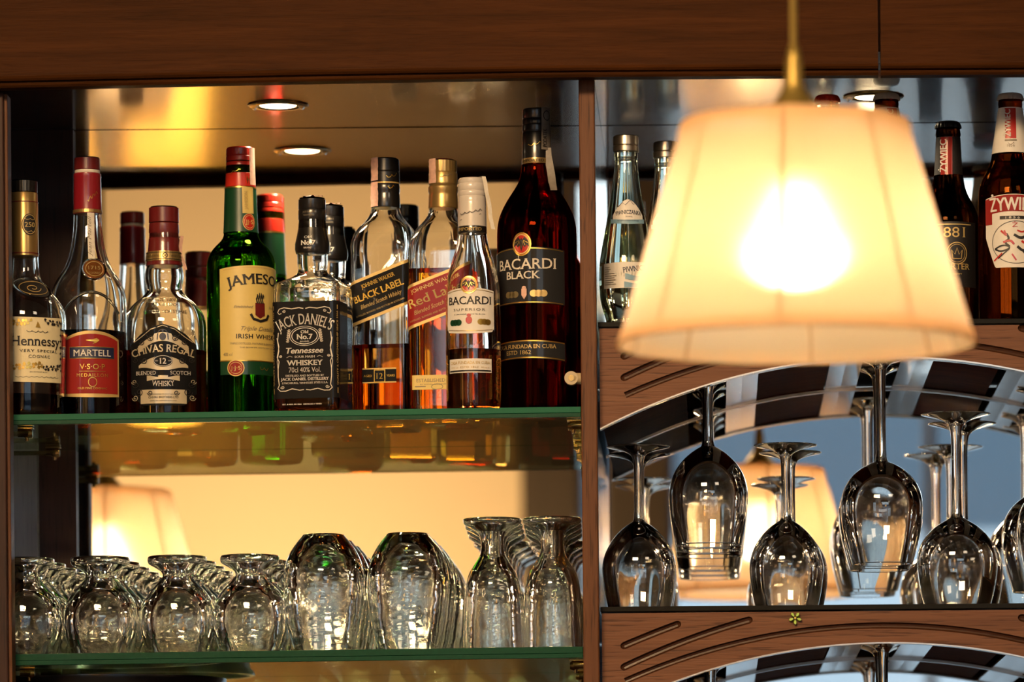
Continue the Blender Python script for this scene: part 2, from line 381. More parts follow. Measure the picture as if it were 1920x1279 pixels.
def T(s, u, v, w, h, bold=0.0, arc=None, rot=0, spacing=1.0, shear=0.0, vert=False, serif=False):
    """text centred at u, baseline v, width w, cap height h; arc = radius in px (arched up)"""
    vv, ff = text2d(s, bold, spacing, shear, serif)
    if not vv: return [], []
    x0 = min(p[0] for p in vv); x1 = max(p[0] for p in vv); sx = w / (x1 - x0); sy = h / CAPH
    pts = [((p[0] - (x0 + x1) / 2) * sx, p[1] * sy) for p in vv]
    if arc: pts = [((arc + y) * sin(x / arc), (arc + y) * cos(x / arc) - arc) for x, y in pts]
    if vert: pts = [(-y, x) for x, y in pts]
    if rot:
        c, s_ = cos(radians(rot)), sin(radians(rot)); pts = [(x * c - y * s_, x * s_ + y * c) for x, y in pts]
    return [(u + x, v - y) for x, y in pts], ff
def band(u0, u1, top, bot, n=None, m=1):
    """area between curves top(u), bot(u) (numbers or functions)"""
    n = n or max(2, int(abs(u1 - u0) / 4)); tf = top if callable(top) else (lambda u: top); bf = bot if callable(bot) else (lambda u: bot)
    v = []; f = []
    for i in range(n + 1):
        u = u0 + (u1 - u0) * i / n
        for j in range(m + 1): v.append((u, bf(u) + (tf(u) - bf(u)) * j / m))
    for i in range(n):
        for j in range(m):
            a = i * (m + 1) + j; f.append((a, a + m + 1, a + m + 2, a + 1))
    return v, f
def disc(u, v, ru, rv=None, n=28):
    rv = rv or ru
    return band(u - ru, u + ru, lambda x: v - rv * sqrt(max(0, 1 - ((x - u) / ru) ** 2)), lambda x: v + rv * sqrt(max(0, 1 - ((x - u) / ru) ** 2)), n)
def ring(u, v, ru, rv, w, n=36, a0=0, a1=360):
    vs = []; f = []
    for i in range(n + 1):
        a = radians(a0 + (a1 - a0) * i / n)
        vs += [(u + ru * cos(a), v - rv * sin(a)), (u + (ru - w) * cos(a), v - (rv - w) * sin(a))]
    for i in range(n): f.append((2 * i, 2 * i + 1, 2 * i + 3, 2 * i + 2))
    return vs, f
def stroke(pts, w):
    vs = []; f = []
    for i, p in enumerate(pts):
        a = pts[max(i - 1, 0)]; b = pts[min(i + 1, len(pts) - 1)]
        dx, dy = b[0] - a[0], b[1] - a[1]; L = sqrt(dx * dx + dy * dy) or 1; ww = (w[i] if isinstance(w, (list, tuple)) else w) / 2
        nx, ny = -dy / L * ww, dx / L * ww; vs += [(p[0] + nx, p[1] + ny), (p[0] - nx, p[1] - ny)]
    for i in range(len(pts) - 1): f.append((2 * i, 2 * i + 2, 2 * i + 3, 2 * i + 1))
    return vs, f
def poly(pts): return list(pts), [tuple(range(len(pts)))]
def frame(u0, v0, u1, v1, w):
    return merge(band(u0, u1, v0, v0 + w), band(u0, u1, v1 - w, v1), band(u0, u0 + w, v0, v1, 2), band(u1 - w, u1, v0, v1, 2))
def merge(*ss):
    v = []; f = []
    for a, b in ss: k = len(v); v += a; f += [tuple(i + k for i in q) for q in b]
    return v, f
def scroll(u, v, su, sv, w=1.2, turns=1.4, n=22):
    """a small ornamental curl"""
    pts = []
    for i in range(n + 1):
        t = i / n; a = t * turns * 2 * pi; r = 1 - .8 * t
        pts.append((u + su * r * cos(a), v + sv * r * sin(a)))
    return stroke(pts, w)
def sprig(u0, v0, u1, v1, n=9, s=4, seed=1):
    """a vine: a stem with leaves alternating on each side"""
    rr = random.Random(seed); out = [stroke([(u0 + (u1 - u0) * i / 12, v0 + (v1 - v0) * i / 12 + 1.4 * sin(i)) for i in range(13)], .9)]
    for i in range(n):
        t = (i + .5) / n; u = u0 + (u1 - u0) * t; v = v0 + (v1 - v0) * t; a = rr.uniform(-.6, .6) + (pi / 2 if i % 2 else -pi / 2)
        du, dv = cos(a) * s, sin(a) * s; l = rr.uniform(.6, 1)
        out.append(poly([(u, v), (u + du * .5 * l - dv * .38, v + dv * .5 * l + du * .38), (u + du * l, v + dv * l), (u + du * .5 * l + dv * .38, v + dv * .5 * l - du * .38)]))
    return merge(*out)
def script(u0, u1, v, h, w=1.0, seed=0, slope=0, n=None):
    """a handwritten line"""
    rr = random.Random(seed); n = n or int((u1 - u0) / 1.6); pts = []; ph = 0
    for i in range(n + 1):
        t = i / n; ph += 1.0 + rr.uniform(-.25, .4)
        amp = h * (.45 + .55 * (rr.random() ** 2)); pts.append((u0 + (u1 - u0) * t + 1.2 * cos(ph), v - (u1 - u0) * t * slope - amp * .5 * sin(ph)))
    return stroke(chaikin(pts, 1), w)

class Bottle:
    def __init__(s, name, label, cat, cx, Y, base, prof, rot=0, group=None, n=64, yref=620):
        s.cx, s.Y, s.base, s.s = cx, Y, base, S(Y)
        s.comp = False; s.n = n; loc = P(cx, yref, Y)
        s.loc = Vector((loc.x, Y, base)); s.yref = yref
        s.root = empty(name, s.loc, label, cat, group, radians(rot))
        pts = [(s.z(p[0]), p[1] / s.s, (p[2] if len(p) > 2 else 1.0)) for p in prof]
        pts = sorted(pts, key=lambda p: p[0]); pts = [p for p in pts if p[0] > 0.006]
        r0 = pts[0]
        pts = [(0.0, r0[1] * .90, r0[2]), (0.0012, r0[1] * .965, r0[2]), (0.006, r0[1], r0[2])] + pts
        s.prof = chaikin(pts, 2)
    def z(s, y): return CZ + (PY - y) * s.Y / F - s.base + (s.cx - PX) * -sin(ROLL) * s.Y / F
    def at(s, z):
        p = s.prof
        if z <= p[0][0]: return p[0][1], p[0][2]
        for a, b in zip(p, p[1:]):
            if a[0] <= z <= b[0]:
                t = (z - a[0]) / max(1e-9, b[0] - a[0]); return a[1] + (b[1] - a[1]) * t, a[2] + (b[2] - a[2]) * t
        return p[-1][1], p[-1][2]
    def body(s, mat, level=None, liquid=None, t=0.0028, name='glass_body'):
        mb = rings_mesh([(z, h, h * c) for z, h, c in s.prof], s.n)
        top = s.prof[-1][0]
        if level is not None:
            zl = s.z(level); ys = [zl] + [p[0] for p in s.prof if zl + .001 < p[0] < top - .006] + [top - .004]
            rg = [(z, s.at(z)[0] - t, max(.0005, (s.at(z)[0]) * s.at(z)[1] - t)) for z in ys]
            rings_mesh(rg, s.n, flip=True, mb=mb)
        s.bodyo = mb.build(name, mat, s.root, smooth=True, angle=50)
        if liquid:
            zl = s.z(level) - .0004; ys = [.007] + [p[0] for p in s.prof if .01 < p[0] < zl - .001] + [zl]
            rg = [(z, s.at(z)[0] - t - .0002, max(.0005, s.at(z)[0] * s.at(z)[1] - t - .0002)) for z in ys]
            rings_mesh(rg, s.n).build('liquid', liquid, s.root, smooth=True, angle=50)
    def sleeve(s, name, y0, y1, mat, off=.0004):
        za, zb = sorted((s.z(y0), s.z(y1))); ys = [za] + [p[0] for p in s.prof if za < p[0] < zb] + [zb]
        rg = [(za, s.at(za)[0] - .001, 0)] + [(z, s.at(z)[0] + off, 0) for z in ys] + [(zb, s.at(zb)[0] - .001, 0)]
        rg = [(z, h, h) for z, h, c in rg]
        return rings_mesh(rg, 48, False, False).build(name, mat, s.root, smooth=True)
    def cap(s, name, pts, mat, knurl=None, n=72, parent=None, smooth=True, du=0):
        rg = sorted([(s.z(y), r / s.s) for y, r in pts]); rg = [(z, r, r) for z, r in rg]
        kn = (s.z(knurl[1]), s.z(knurl[0]), knurl[2] if len(knurl) > 2 else .035) if knurl else None
        o = rings_mesh(rg, n, knurl=kn).build(name, mat, parent or s.root, smooth=smooth, angle=30)
        if du: o.location.x = du / s.s
        return o
    def wrap(s, shape, off, u0=0.0, extra=0.0):
        """shape in px: u relative to the face centre at u0, v photo row -> points on the bottle"""
        vs, f = shape; out = []
        for u, v in vs:
            z = s.z(v); h, c = s.at(z); h += extra; hh = h + off
            uu = (u - u0) / s.s
            if s.comp: uu = h * math.asin(max(-.985, min(.985, uu / h)))
            cc = min(h * c + off, hh); x, y = perim(hh, cc, uu * (hh / max(h, 1e-6)))
            out.append((x, y, z))
        return out, f
    def put(s, name, shape, mat, off=.0004, u0=0.0, parent=None, label=None, extra=0.0):
        v, f = s.wrap(shape, off, u0, extra)
        o = MB().add(v, f).build(name, mat, parent or s.root, smooth=False)
        if label: o['label'] = label
        return o
    def print(s, name, shape, mat, off=.0004, u0=0.0, parent=None, extra=0.0):
        o = s.put(name, shape, mat, off, u0, parent, None, extra)
        if 'lettering' not in name or name == 'script_lettering': o['kind'] = 'stuff'
        return o
# ------------------------------------------------------------------ the back bar cabinet
glow_lamp(-1.84, 'warm lamp added for the soffit glow by the far wall, the one nearer the pilaster')
glow_lamp(-1.52, 'warm lamp added for the soffit glow by the far wall, the one nearer the windows')
def xat(px, Y, py=700): return P(px, py, Y).x
SOFZ = P(960, 237, M).z
cab = empty('bar_cabinet', (0, M, 0), 'dark wooden back bar cabinet with mirrors and central oak post', 'cabinet')
def cbox(name, a, b, mat, bevel=0):
    o = box(name, a, b, mat, cab, bevel); o.location = (o.location.x, o.location.y - M, o.location.z); return o
CP0, CP1 = xat(1089.5, 5.63), xat(1119.5, 5.63)
XL = xat(-53, YF)                     # inner face of the left side
XLP = xat(14, 5.62)                   # right edge of the left face-frame post
XR = xat(2192, YF)
SOFF_T = 0.02
# soffit boards (two boards joined by a fine groove) over each compartment
def soffit(x0, x1):
    cbox('soffit', (x0, YF - .04, SOFZ), (x1, M + .02, SOFZ + .02), soffit_wood)
soffit(XL - .03, CP1 - .009); soffit(CP1 - .009, XR + .03)
# mirrors
def mirror(x0, x1, z0, z1): cbox('mirror', (x0, M, z0), (x1, M + .006, z1), mirror_m)
mirror(XL - .01, (CP0 + CP1) / 2 - .001, 1.0, SOFZ - .0005); mirror((CP0 + CP1) / 2 + .001, XR + .01, 1.0, SOFZ - .0005)
cbox('back_panel', (XL - .04, M + .008, 0), (XR + .04, M + .03, SOFZ + .05), dark_post)
# left side, back stile, posts
cbox('side_panel', (XL - .02, YF - .0, 0.0), (XL, M - .001, SOFZ), side_wood)
cbox('back_stile', (XL + .0005, M - .012, 1.0), (xat(143, M), M - .0005, SOFZ - .001), dark_post)
cbox('sheen_strip', (XL + .0006, M - .030, 1.0), (xat(74, M), M - .0125, P(60, 800, M).z), wood('painted_sheen', (0.30, 0.27, 0.29), (0.42, 0.38, 0.41), 'Z', 0.35, 0.4, bump=0.1, pores=False))  # added strip, its pale grey paints the side panel's window sheen
cbox('left_post', (XL - .06, 5.605, 0), (XLP, 5.635, P(5, 176, 5.61).z), dark_post, .0015)
cbox('post_edge_bead', (XLP - .001, 5.612, 0), (XLP + .0035, 5.64, P(5, 176, 5.61).z), post_wood, .001)
# the centre post: a face post with a light bead on each side, a panel behind it
PT = SOFZ - .0015
cbox('centre_post', (CP0, 5.622, 0), (CP1, 5.646, PT), post_wood, .0015)
cbox('centre_panel', (CP0 + .001, 5.647, 0), (CP1 - .001, M - .001, PT), side_wood)
cbox('right_post', (XR, 5.622, 0), (XR + .06, 5.646, PT), post_wood, .0015)
cbox('right_panel', (XR, 5.647, 0), (XR + .02, M - .001, PT), side_wood)
# fascia: boards with a bottom moulding
FY0 = 5.585
def fascia():
    ys = [(-140, 171), (0, 165), (560, 153), (1085, 144.5), (1647, 141), (1652, 141), (2400, 137)]
    def col(px, py): b = P(px, py, FY0); return b.x, b.z
    zt = 2.9
    def prof(z):   # y offset (towards the camera), z above the bottom edge
        return [(.0, 0), (-.004, 0.0), (-.006, .0022), (-.004, .0045), (-.0005, .0052), (-.0005, .0060), (-.005, .0072), (-.007, .0095), (-.004, .0125), (.0, .0132), (.0, .0145), (.002, .015)]
    pr = prof(0)
    mb = MB(); cols = [col(*q) for q in ys]
    for k, (a, b) in enumerate(zip(cols, cols[1:])):
        if k == 4: continue
        v = []; f = []
        for x, z in (a, b):
            v += [(x, FY0 + .004 + dy, z + dz) for dy, dz in pr] + [(x, FY0 + .02, z + .015), (x, FY0 + .02, z)]
        n = len(pr) + 2
        for i in range(n): f.append((i, (i + 1) % n, n + (i + 1) % n, n + i))
        f += [tuple(range(n))[::-1], tuple(range(n, 2 * n))]
        mb.add([(p[0], p[1] - M, p[2]) for p in v], f)
    mb.build('fascia_moulding', fascia_wood, cab, smooth=True, angle=25)
    for (a, b) in ((0, 4), (5, 6)):
        mb = MB()
        for q, r in zip(cols[a:b + 1], cols[a + 1:b + 1]):
            y0, y1 = FY0 + .005 - M, FY0 + .025 - M
            v = [(q[0], y0, q[1] + .0148), (r[0], y0, r[1] + .0148), (r[0], y1, r[1] + .0148), (q[0], y1, q[1] + .0148), (q[0], y0, zt), (r[0], y0, zt), (r[0], y1, zt), (q[0], y1, zt)]
            mb.add(v, [(3,2,1,0),(4,5,6,7),(0,1,5,4),(1,2,6,5),(2,3,7,6),(3,0,4,7)])
        mb.build('fascia_board', fascia_wood, cab)
fascia()
cbox('cabinet_top', (XL - .1, FY0 + .03, 2.85), (XR + .1, M, 2.88), fascia_wood)
cbox('base_cupboard', (XL - .02, 5.5, 0), (XR + .02, M, 0.95), fascia_wood, .003)
cbox('worktop', (XL - .05, 5.45, .95), (XR + .05, M, .985), dark_post, .003)

# ------------------------------------------------------------------ shelves
def glass_shelf(y_l, y_r, th_px, label, k):
    x0, x1 = XL + .001, CP0 - .001
    pl, pr_ = P(20, y_l, YF), P(1083, y_r, YF)
    zf = lambda x: pl.z + (pr_.z - pl.z) * (x - pl.x) / (pr_.x - pl.x)
    th = th_px * YF / F; ex = 0.004; yb = M - .002
    r = empty('glass_shelf', ((x0 + x1) / 2, YF, zf((x0 + x1) / 2) - th), label, 'shelf', 'green glass shelves')
    o = r.location
    def slab(name, y0, y1, za, zb, mat, bev=0):
        v = []
        for z_ in (za, zb):
            v += [(x0 - o.x, y0 - o.y, zf(x0) - z_ - o.z), (x1 - o.x, y0 - o.y, zf(x1) - z_ - o.z), (x1 - o.x, y1 - o.y, zf(x1) - z_ - o.z), (x0 - o.x, y1 - o.y, zf(x0) - z_ - o.z)]
        return MB().add(v, [(3,2,1,0),(4,5,6,7),(0,1,5,4),(1,2,6,5),(2,3,7,6),(3,0,4,7)]).build(name, mat, r, bevel=bev)
    slab('pane', YF + .006, yb, th, 0, shelf_glass)
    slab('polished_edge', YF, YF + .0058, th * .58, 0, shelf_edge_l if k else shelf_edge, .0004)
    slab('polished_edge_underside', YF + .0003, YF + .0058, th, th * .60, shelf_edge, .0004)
    return zf
zU = glass_shelf(777.5, 762.5, 19, 'green glass shelf carrying the row of spirit bottles', 1)
zL = glass_shelf(1227, 1212.5, 21, 'green glass shelf carrying the upturned tumblers and goblets', 0)
def dark_shelf(py, label):
    z = P(1520, py, YF).z; th = 9.5 * YF / F
    o = box('shelf', (CP1 + .001, YF, z - th), (XR - .001, M - .001, z), dark_edge, None, .0006)
    tag(o, label, 'shelf', 'dark shelves of the right-hand bay'); return z
zR1 = dark_shelf(600.5, 'black shelf under the beer and water bottles, behind the lampshade')
zR2 = dark_shelf(1134.5, 'black shelf under the standing wine glasses')

# ------------------------------------------------------------------ carved valances with the glass racks behind them
AR, AX = 1161.0, 1660.0
def baked_bool(o, cutter):
    md = o.modifiers.new('cut', 'BOOLEAN'); md.object = cutter; md.operation = 'DIFFERENCE'; md.solver = 'EXACT'
    dg = bpy.context.evaluated_depsgraph_get(); me = bpy.data.meshes.new_from_object(o.evaluated_get(dg))
    o.modifiers.clear(); o.data = me; me.name = o.name; bpy.data.objects.remove(cutter)
    for p in me.polygons:
        ys = [me.vertices[i].co.y for i in p.vertices]
        if max(ys) < 1e-5 or max(ys) > .0178: p.material_index = 0
def bay(yshelf, apex, zs, labels):
    """pixel rows at the front plane; AX / AR the arch"""
    s = S(YF); VY = YF - .002
    xc = P(AX, apex, VY).x; za = P(AX, apex, VY).z; R = AR / s
    arch = lambda x: za - (x - xc) ** 2 / (2 * R) - (x - xc) ** 4 / (8 * R ** 3)
    x0, x1 = CP1 + .0025, XR - .002; zt = zs - 12.5 / s
    r = empty('arched_valance', (xc, VY, za), labels[0], 'valance', 'carved arched valances')
    n = 45; v = []
    for i in range(n + 1):
        x = x0 + (x1 - x0) * i / n
        v += [(x - xc, 0, arch(x) - za), (x - xc, 0, zt - za), (x - xc, .018, arch(x) - za), (x - xc, .018, zt - za)]
    f = []
    for i in range(n):
        a = 4 * i; f += [(a, a + 4, a + 5, a + 1), (a + 2, a + 3, a + 7, a + 6), (a, a + 2, a + 6, a + 4), (a + 1, a + 5, a + 7, a + 3)]
    f += [(0, 1, 3, 2), (4 * n, 4 * n + 2, 4 * n + 3, 4 * n + 1)]
    board = MB().add(v, f).build('carved_board', [val_wood, groove_shade_wood], r)
    # routed grooves: two slots and a long arc, mirrored about the arch centre
    cut = MB()
    gr = 7.0 / s
    def px(x, y): p = P(x, y, VY); return (p.x - xc, 0, p.z - za)
    dy = yshelf - 607
    def addg(pts):
        for sgn in (1, -1):
            q = [px(a, b + dy) for a, b in pts]; q = [(sgn * a, b, c) for a, b, c in q]
            if sgn < 0: q = q[::-1]
            d0 = (Vector(q[0]) - Vector(q[1])).normalized(); d1 = (Vector(q[-1]) - Vector(q[-2])).normalized()
            ext = []; rad = []
            for e in (1, .9, .6): ext.append(tuple(Vector(q[0]) + d0 * gr * e)); rad.append(gr * sqrt(max(.02, 1 - e * e)))
            qq = ext + q; rr = rad + [gr] * len(q)
            for e in (.6, .9, 1): qq.append(tuple(Vector(q[-1]) + d1 * gr * e)); rr.append(gr * sqrt(max(.02, 1 - e * e)))
            tube_mb(qq, rr, 12, cut)
    addg([(1170 + 100 * t, 668 - 40 * t + 3 * (t * t - t)) for t in [i / 6 for i in range(7)]])
    addg([(1170 + 234 * t, 708 - 88 * t + 26 * (t * t - t) * .9) for t in [i / 10 for i in range(11)]])
    arcp = []
    for i in range(60):
        x = 1172 + (AX - 1172) * i / 59; arcp.append((x, apex - dy - 31 + (x - AX) ** 2 / (2 * 1190) + (x - AX) ** 4 / (8 * 1190 ** 3)))
    sgn_arc = arcp + [(2 * AX - a, b) for a, b in arcp[::-1][1:]]
    q = [px(a, b + dy) for a, b in sgn_arc]; tube_mb(q, gr * .85, 12, cut)
    cuto = cut.build('cutter', groove_shade_wood, None); cuto.location = (xc + .00013, VY - .0002, za + .00007); cuto.data.materials.clear(); cuto.data.materials.append(groove_shade_wood)
    bpy.context.view_layer.update()
    try: baked_bool(board, cuto)
    except Exception as e: print('bool', e)
    # pale edge bands along the arch, at the front and against the mirror
    def edge(name, ya, yb, dz, parent, o):
        v = []; f = []
        for i in range(n + 1):
            x = x0 + (x1 - x0) * i / n
            v += [(x - o.x, ya - o.y, arch(x) - dz - o.z), (x - o.x, ya - o.y, arch(x) - o.z), (x - o.x, yb - o.y, arch(x) - dz - o.z), (x - o.x, yb - o.y, arch(x) - o.z)]
        for i in range(n):
            a = 4 * i; f += [(a, a + 4, a + 5, a + 1), (a + 2, a + 3, a + 7, a + 6), (a, a + 2, a + 6, a + 4), (a + 1, a + 5, a + 7, a + 3)]
        f += [(0, 1, 3, 2), (4 * n, 4 * n + 2, 4 * n + 3, 4 * n + 1)]
        MB().add(v, f).build(name, strip_mat, parent)
    edge('edge_band', VY, VY + .018, .0016, r, Vector((xc, VY, za)))
    # rack: boards and rails running front to back on the arch line
    k = empty('glass_rack', (xc, YF + .15, za), labels[1], 'rack', 'stemware hanging racks')
    edge('back_edge_band', M - .006, M - .001, .003, k, k.location)
    ya, yb = YF + .018, M - .007
    def block(name, a, b, mat, th=.003, dz=0):
        xa, xb = P(a, apex, YF).x, P(b, apex, YF).x; m = max(1, int((b - a) / 22)); v = []; f = []; o = k.location
        for i in range(m + 1):
            x = xa + (xb - xa) * i / m
            for y in (ya, yb):
                for t in (0, th): v.append((x - o.x, y - o.y, arch(x) + dz + t - o.z))
        for i in range(m):
            q = 4 * i; f += [(q, q + 2, q + 6, q + 4), (q + 1, q + 5, q + 7, q + 3), (q, q + 4, q + 5, q + 1), (q + 2, q + 3, q + 7, q + 6)]
        f += [(0, 1, 3, 2), (4 * m, 4 * m + 2, 4 * m + 3, 4 * m + 1)]
        MB().add(v, f).build(name, mat, k)
    block('rack_board', 1130, 1286, rack_dark)
    block('pale_rail', 1362, 1422, rail_wood); block('rack_board', 1424, 1556, rack_wood, dz=.0015)
    block('pale_rail', 1558, 1620, rail_wood); block('pale_rail', 1692, 1752, rail_wood)
    block('rack_board', 1754, 1876, rack_wood, dz=.0015); block('pale_rail', 1890, 1950, rail_wood)
    block('pale_rail', 2018, 2078, rail_wood); block('rack_board', 2080, 2188, rack_dark)
    return arch
archU = bay(607, 668, zR1, ('carved oak valance with routed grooves below the bottle shelf', 'glass rack of pale rails and mahogany boards above the standing wine glasses'))
archL = bay(1150, 1204, zR2, ('carved oak valance with routed grooves below the wine glass shelf', 'glass rack of pale rails at the bottom edge, under the wine glass shelf'))
# small green gem flower stuck on the lower valance
g = P(1491, 1159, YF - .006)
fl = empty('flower_ornament', g, 'small yellow-green gem flower stuck on the lower oak valance', 'ornament')
gem = glass('green_gem', (0.55, 0.80, 0.03), 1.5); gem2 = pbr('green_gem_backing', (0.42, 0.60, 0.03), 0.25, coat=0.8)
for i in range(5):
    a = pi / 2 + i * 2 * pi / 5 + pi; mb = MB(); L = .0072; v = []; f = []
    pts = [(.0012, 0), (.003, .0017), (.0055, .0022), (L, .0008), (L, -.0008), (.0055, -.0022), (.003, -.0017)]
    for dx, dz in pts: v.append((dx * cos(a) - dz * sin(a), .0025, dx * sin(a) + dz * cos(a)))
    for dx, dz in pts: v.append(((dx * .8 + .001) * cos(a) - dz * .6 * sin(a), -.0012, (dx * .8 + .001) * sin(a) + dz * .6 * cos(a)))
    n = len(pts); f = [tuple(range(n)), tuple(range(n, 2 * n))[::-1]] + [(i_, (i_ + 1) % n, n + (i_ + 1) % n, n + i_) for i_ in range(n)]
    mb.add(v, f).build('petal', gem2, fl)
lathe_c = MB(); tube_mb([(0, .0026, 0), (0, -.002, 0)], .0012, 10, lathe_c); lathe_c.build('centre', gold, fl)

# ------------------------------------------------------------------ downlights in the soffit
def downlight(px, py, r, label, power):
    # row py on the soffit plane
    Y = (SOFZ - CZ) * F / (PY - py); x = P(px, py, Y).x; Y = (SOFZ - CZ) * F / (PY - py + (px - PX) * sin(ROLL) * -1)
    o = empty('downlight', (x, Y, SOFZ), label, 'light', 'recessed soffit downlights')
    lathe_obj('trim_ring', [(0.0, r), (-.0012, r * .985), (-.0022, r * .90), (-.0022, r * .70), (-.0008, r * .66), (0.0, r * .66)], brass, o, 48, closed=True)
    lathe_obj('lamp', [(-.0006, r * .60), (-.0016, r * .55), (-.0020, r * .3)], pbr('lit_lens', (1, .9, .7), .4, emis=(1.0, 0.80, 0.50), estr=9), o, 32)
    tube = MB()
    for sg in (-1, 1): tube_mb([(sg * r * .78, -.004, -.0026), (sg * r * .78, .004, -.0026)], .0026, 8, tube)
    tube.build('spring_clip', chrome, o)
    light('downlight_beam', 'SPOT', (x, Y, SOFZ - .012), power, (1.0, 0.78, 0.50), rot=(0, 0, 0), size=.02, spot=120)
downlight(525, 197, .0345, 'round recessed downlight in the soffit above the whiskey bottles', 3.0)
downlight(1638, 181, .0345, 'round recessed downlight in the soffit above the beer bottles', 3.0)
light('downlight_beam', 'SPOT', (P(180, 197, 5.8).x, 5.80, SOFZ - .01), .1, (1.0, 0.78, 0.50), rot=(0, 0, 0), size=.02, spot=120)

# ------------------------------------------------------------------ shelf supports
def clip(x, y, z, sg, label):
    r = empty('shelf_bracket', (x, y, z), label, 'bracket', 'small brass shelf brackets')
    b = MB(); tube_mb([(0, 0, 0), (sg * .006, 0, 0), (sg * .012, 0, -.001), (sg * .016, 0, -.001)], [.0045, .0045, .006, .004], 14, b); b.build('peg', brass, r, smooth=True)
    b = MB(); b.box((min(0, sg * .017), -.006, .0042), (max(0, sg * .017), .006, .0062)); b.build('lip', brass, r, bevel=.0006)
    b = MB(); tube_mb([(sg * .010, -.001, -.004), (sg * .010, -.001, -.009)], [.0026, .0018], 12, b); b.build('screw', brass, r, smooth=True)
for zf, nm in ((zU, 'bottle'), (zL, 'tumbler')):
    for y, w in ((YF + .03, 'front'), (M - .07, 'rear')):
        th = (19 if nm == 'bottle' else 21) * YF / F + .0065
        clip(CP0, y, zf(CP0) - th, -1, 'small brass bracket under the %s shelf at the centre post, %s one' % (nm, w))
        xb_ = xat(26, YF)
        cbox('bracket_arm', (XL, y - .003, zf(XL) - th - .003), (xb_ + .001, y + .003, zf(XL) - th + .002), brass)
        clip(xb_, y, zf(xb_) - th, 1, 'small brass bracket under the %s shelf at the dark side panel, %s one' % (nm, w))
# spare shelf peg on the post above the bottle shelf
g = P(1088, 710, 5.70)
pg = empty('shelf_peg', (CP0, 5.70, g.z), 'cream shelf peg sticking out of the post above the bottle shelf', 'peg')
b = MB(); tube_mb([(0, 0, 0), (-.008, -.002, 0), (-.012, -.004, 0)], [.0062, .0062, .0058], 16, b); b.build('shank', pbr('cream_plastic', (.52, .42, .26), .35), pg, smooth=True)
b = MB(); tube_mb([(-.0125, .004, 0), (-.0125, -.008, 0)], .0075, 20, b); b.build('eyelet', pbr('cream_plastic', (.52, .42, .26), .35), pg, smooth=True)
b = MB(); tube_mb([(-.0125, -.0078, 0), (-.0125, -.0088, 0)], .0034, 14, b); b.build('screw', brass, pg, smooth=True)
# something black stored just under the lower shelf
r = empty('serving_tray', (xat(200, 5.8), 5.80, zL(0) - .075), 'black glossy serving tray stored under the tumbler shelf, only its rim showing', 'tray')
lathe_obj('tray', [(0, .10), (.004, .118), (.040, .126), (.047, .131), (.050, .131), (.050, .126), (.043, .120), (.008, .112)], black_c, r, 64, closed=True)
lathe_obj('base', [(.0, .10), (.008, .113)], black_c, r, 64)
# ------------------------------------------------------------------ bottles of the left bay
GLYPH = None
def zu(cx): return zU(P(cx, 700, 5.72).x)
def strip(b, name, u0, u1, y0, y1, mat, over=True, off=.0012, parent=None, extra=.0008, n=10):
    """paper tax strip stuck down the cap, slightly crumpled"""
    rr = random.Random(int(u0 * 7 + y0)); vs = []; f = []
    for i in range(n + 1):
        t = i / n; v = y0 + (y1 - y0) * t
        for j in range(5):
            u = u0 + (u1 - u0) * j / 4; vs.append((u + rr.uniform(-.6, .6), v))
    for i in range(n):
        for j in range(4): a = i * 5 + j; f.append((a, a + 1, a + 6, a + 5))
    v3, _ = b.wrap((vs, f), off, 0, extra)
    v3 = [(x * (1 + rr.uniform(-.02, .03)), y * (1 + rr.uniform(-.02, .03)), z) for x, y, z in v3]
    o = MB().add(v3, f).build(name, mat, b.root, smooth=True); return o
def flap(b, name, path, w, mat):
    """loose paper tongue: list of (du, y, dy_depth) in px / m"""
    vs = []; f = []
    for u, y, d in path:
        x = u / b.s; z = b.z(y); vs += [(x - w / 2 / b.s, d, z), (x + w / 2 / b.s, d + .002, z)]
    for i in range(len(path) - 1): a = 2 * i; f.append((a, a + 1, a + 3, a + 2))
    MB().add(vs, f).build(name, mat, b.root, smooth=True)

# 1 cognac bottle with cream label ---------------------------------
b = Bottle('cognac_bottle', 'cognac bottle with gold neck foil and cream label beside the dark side post', 'bottle', 47, 5.70, zu(47),
    [(352, 25), (470, 25.5), (482, 26), (515, 27.5), (530, 33), (546, 46), (560, 60), (575, 71), (595, 77), (640, 76.5), (700, 74), (755, 72), (790, 70)], rot=25, yref=600)
b.body(clear, 744, cognac_d)
b.cap('cap', [(339, 0.5), (339, 23), (341, 25.5), (361, 25.5), (362, 24)], black_c, (341, 360, .05))
b.cap('neck_foil', [(362, 24.5), (364, 25.6), (379, 25.6), (381, 26.2), (478, 26.6), (481, 26.8), (482, 26.2)], gold_cap)
b.put('foil_band', merge(band(-40, 40, 380, 381.5), band(-40, 40, 476, 478)), burg, .0011)
md = b.put('medallion', disc(2, 424, 14, 20), ink, .0016)
b.print('lettering', merge(ring(2, 424, 12.5, 18.5, 1.4), T('250', 2, 429, 18, 9, .02), script(-8, 12, 414, 4, .8, 3), script(-7, 11, 437, 4, .8, 4)), gold_p, .0021, parent=md)
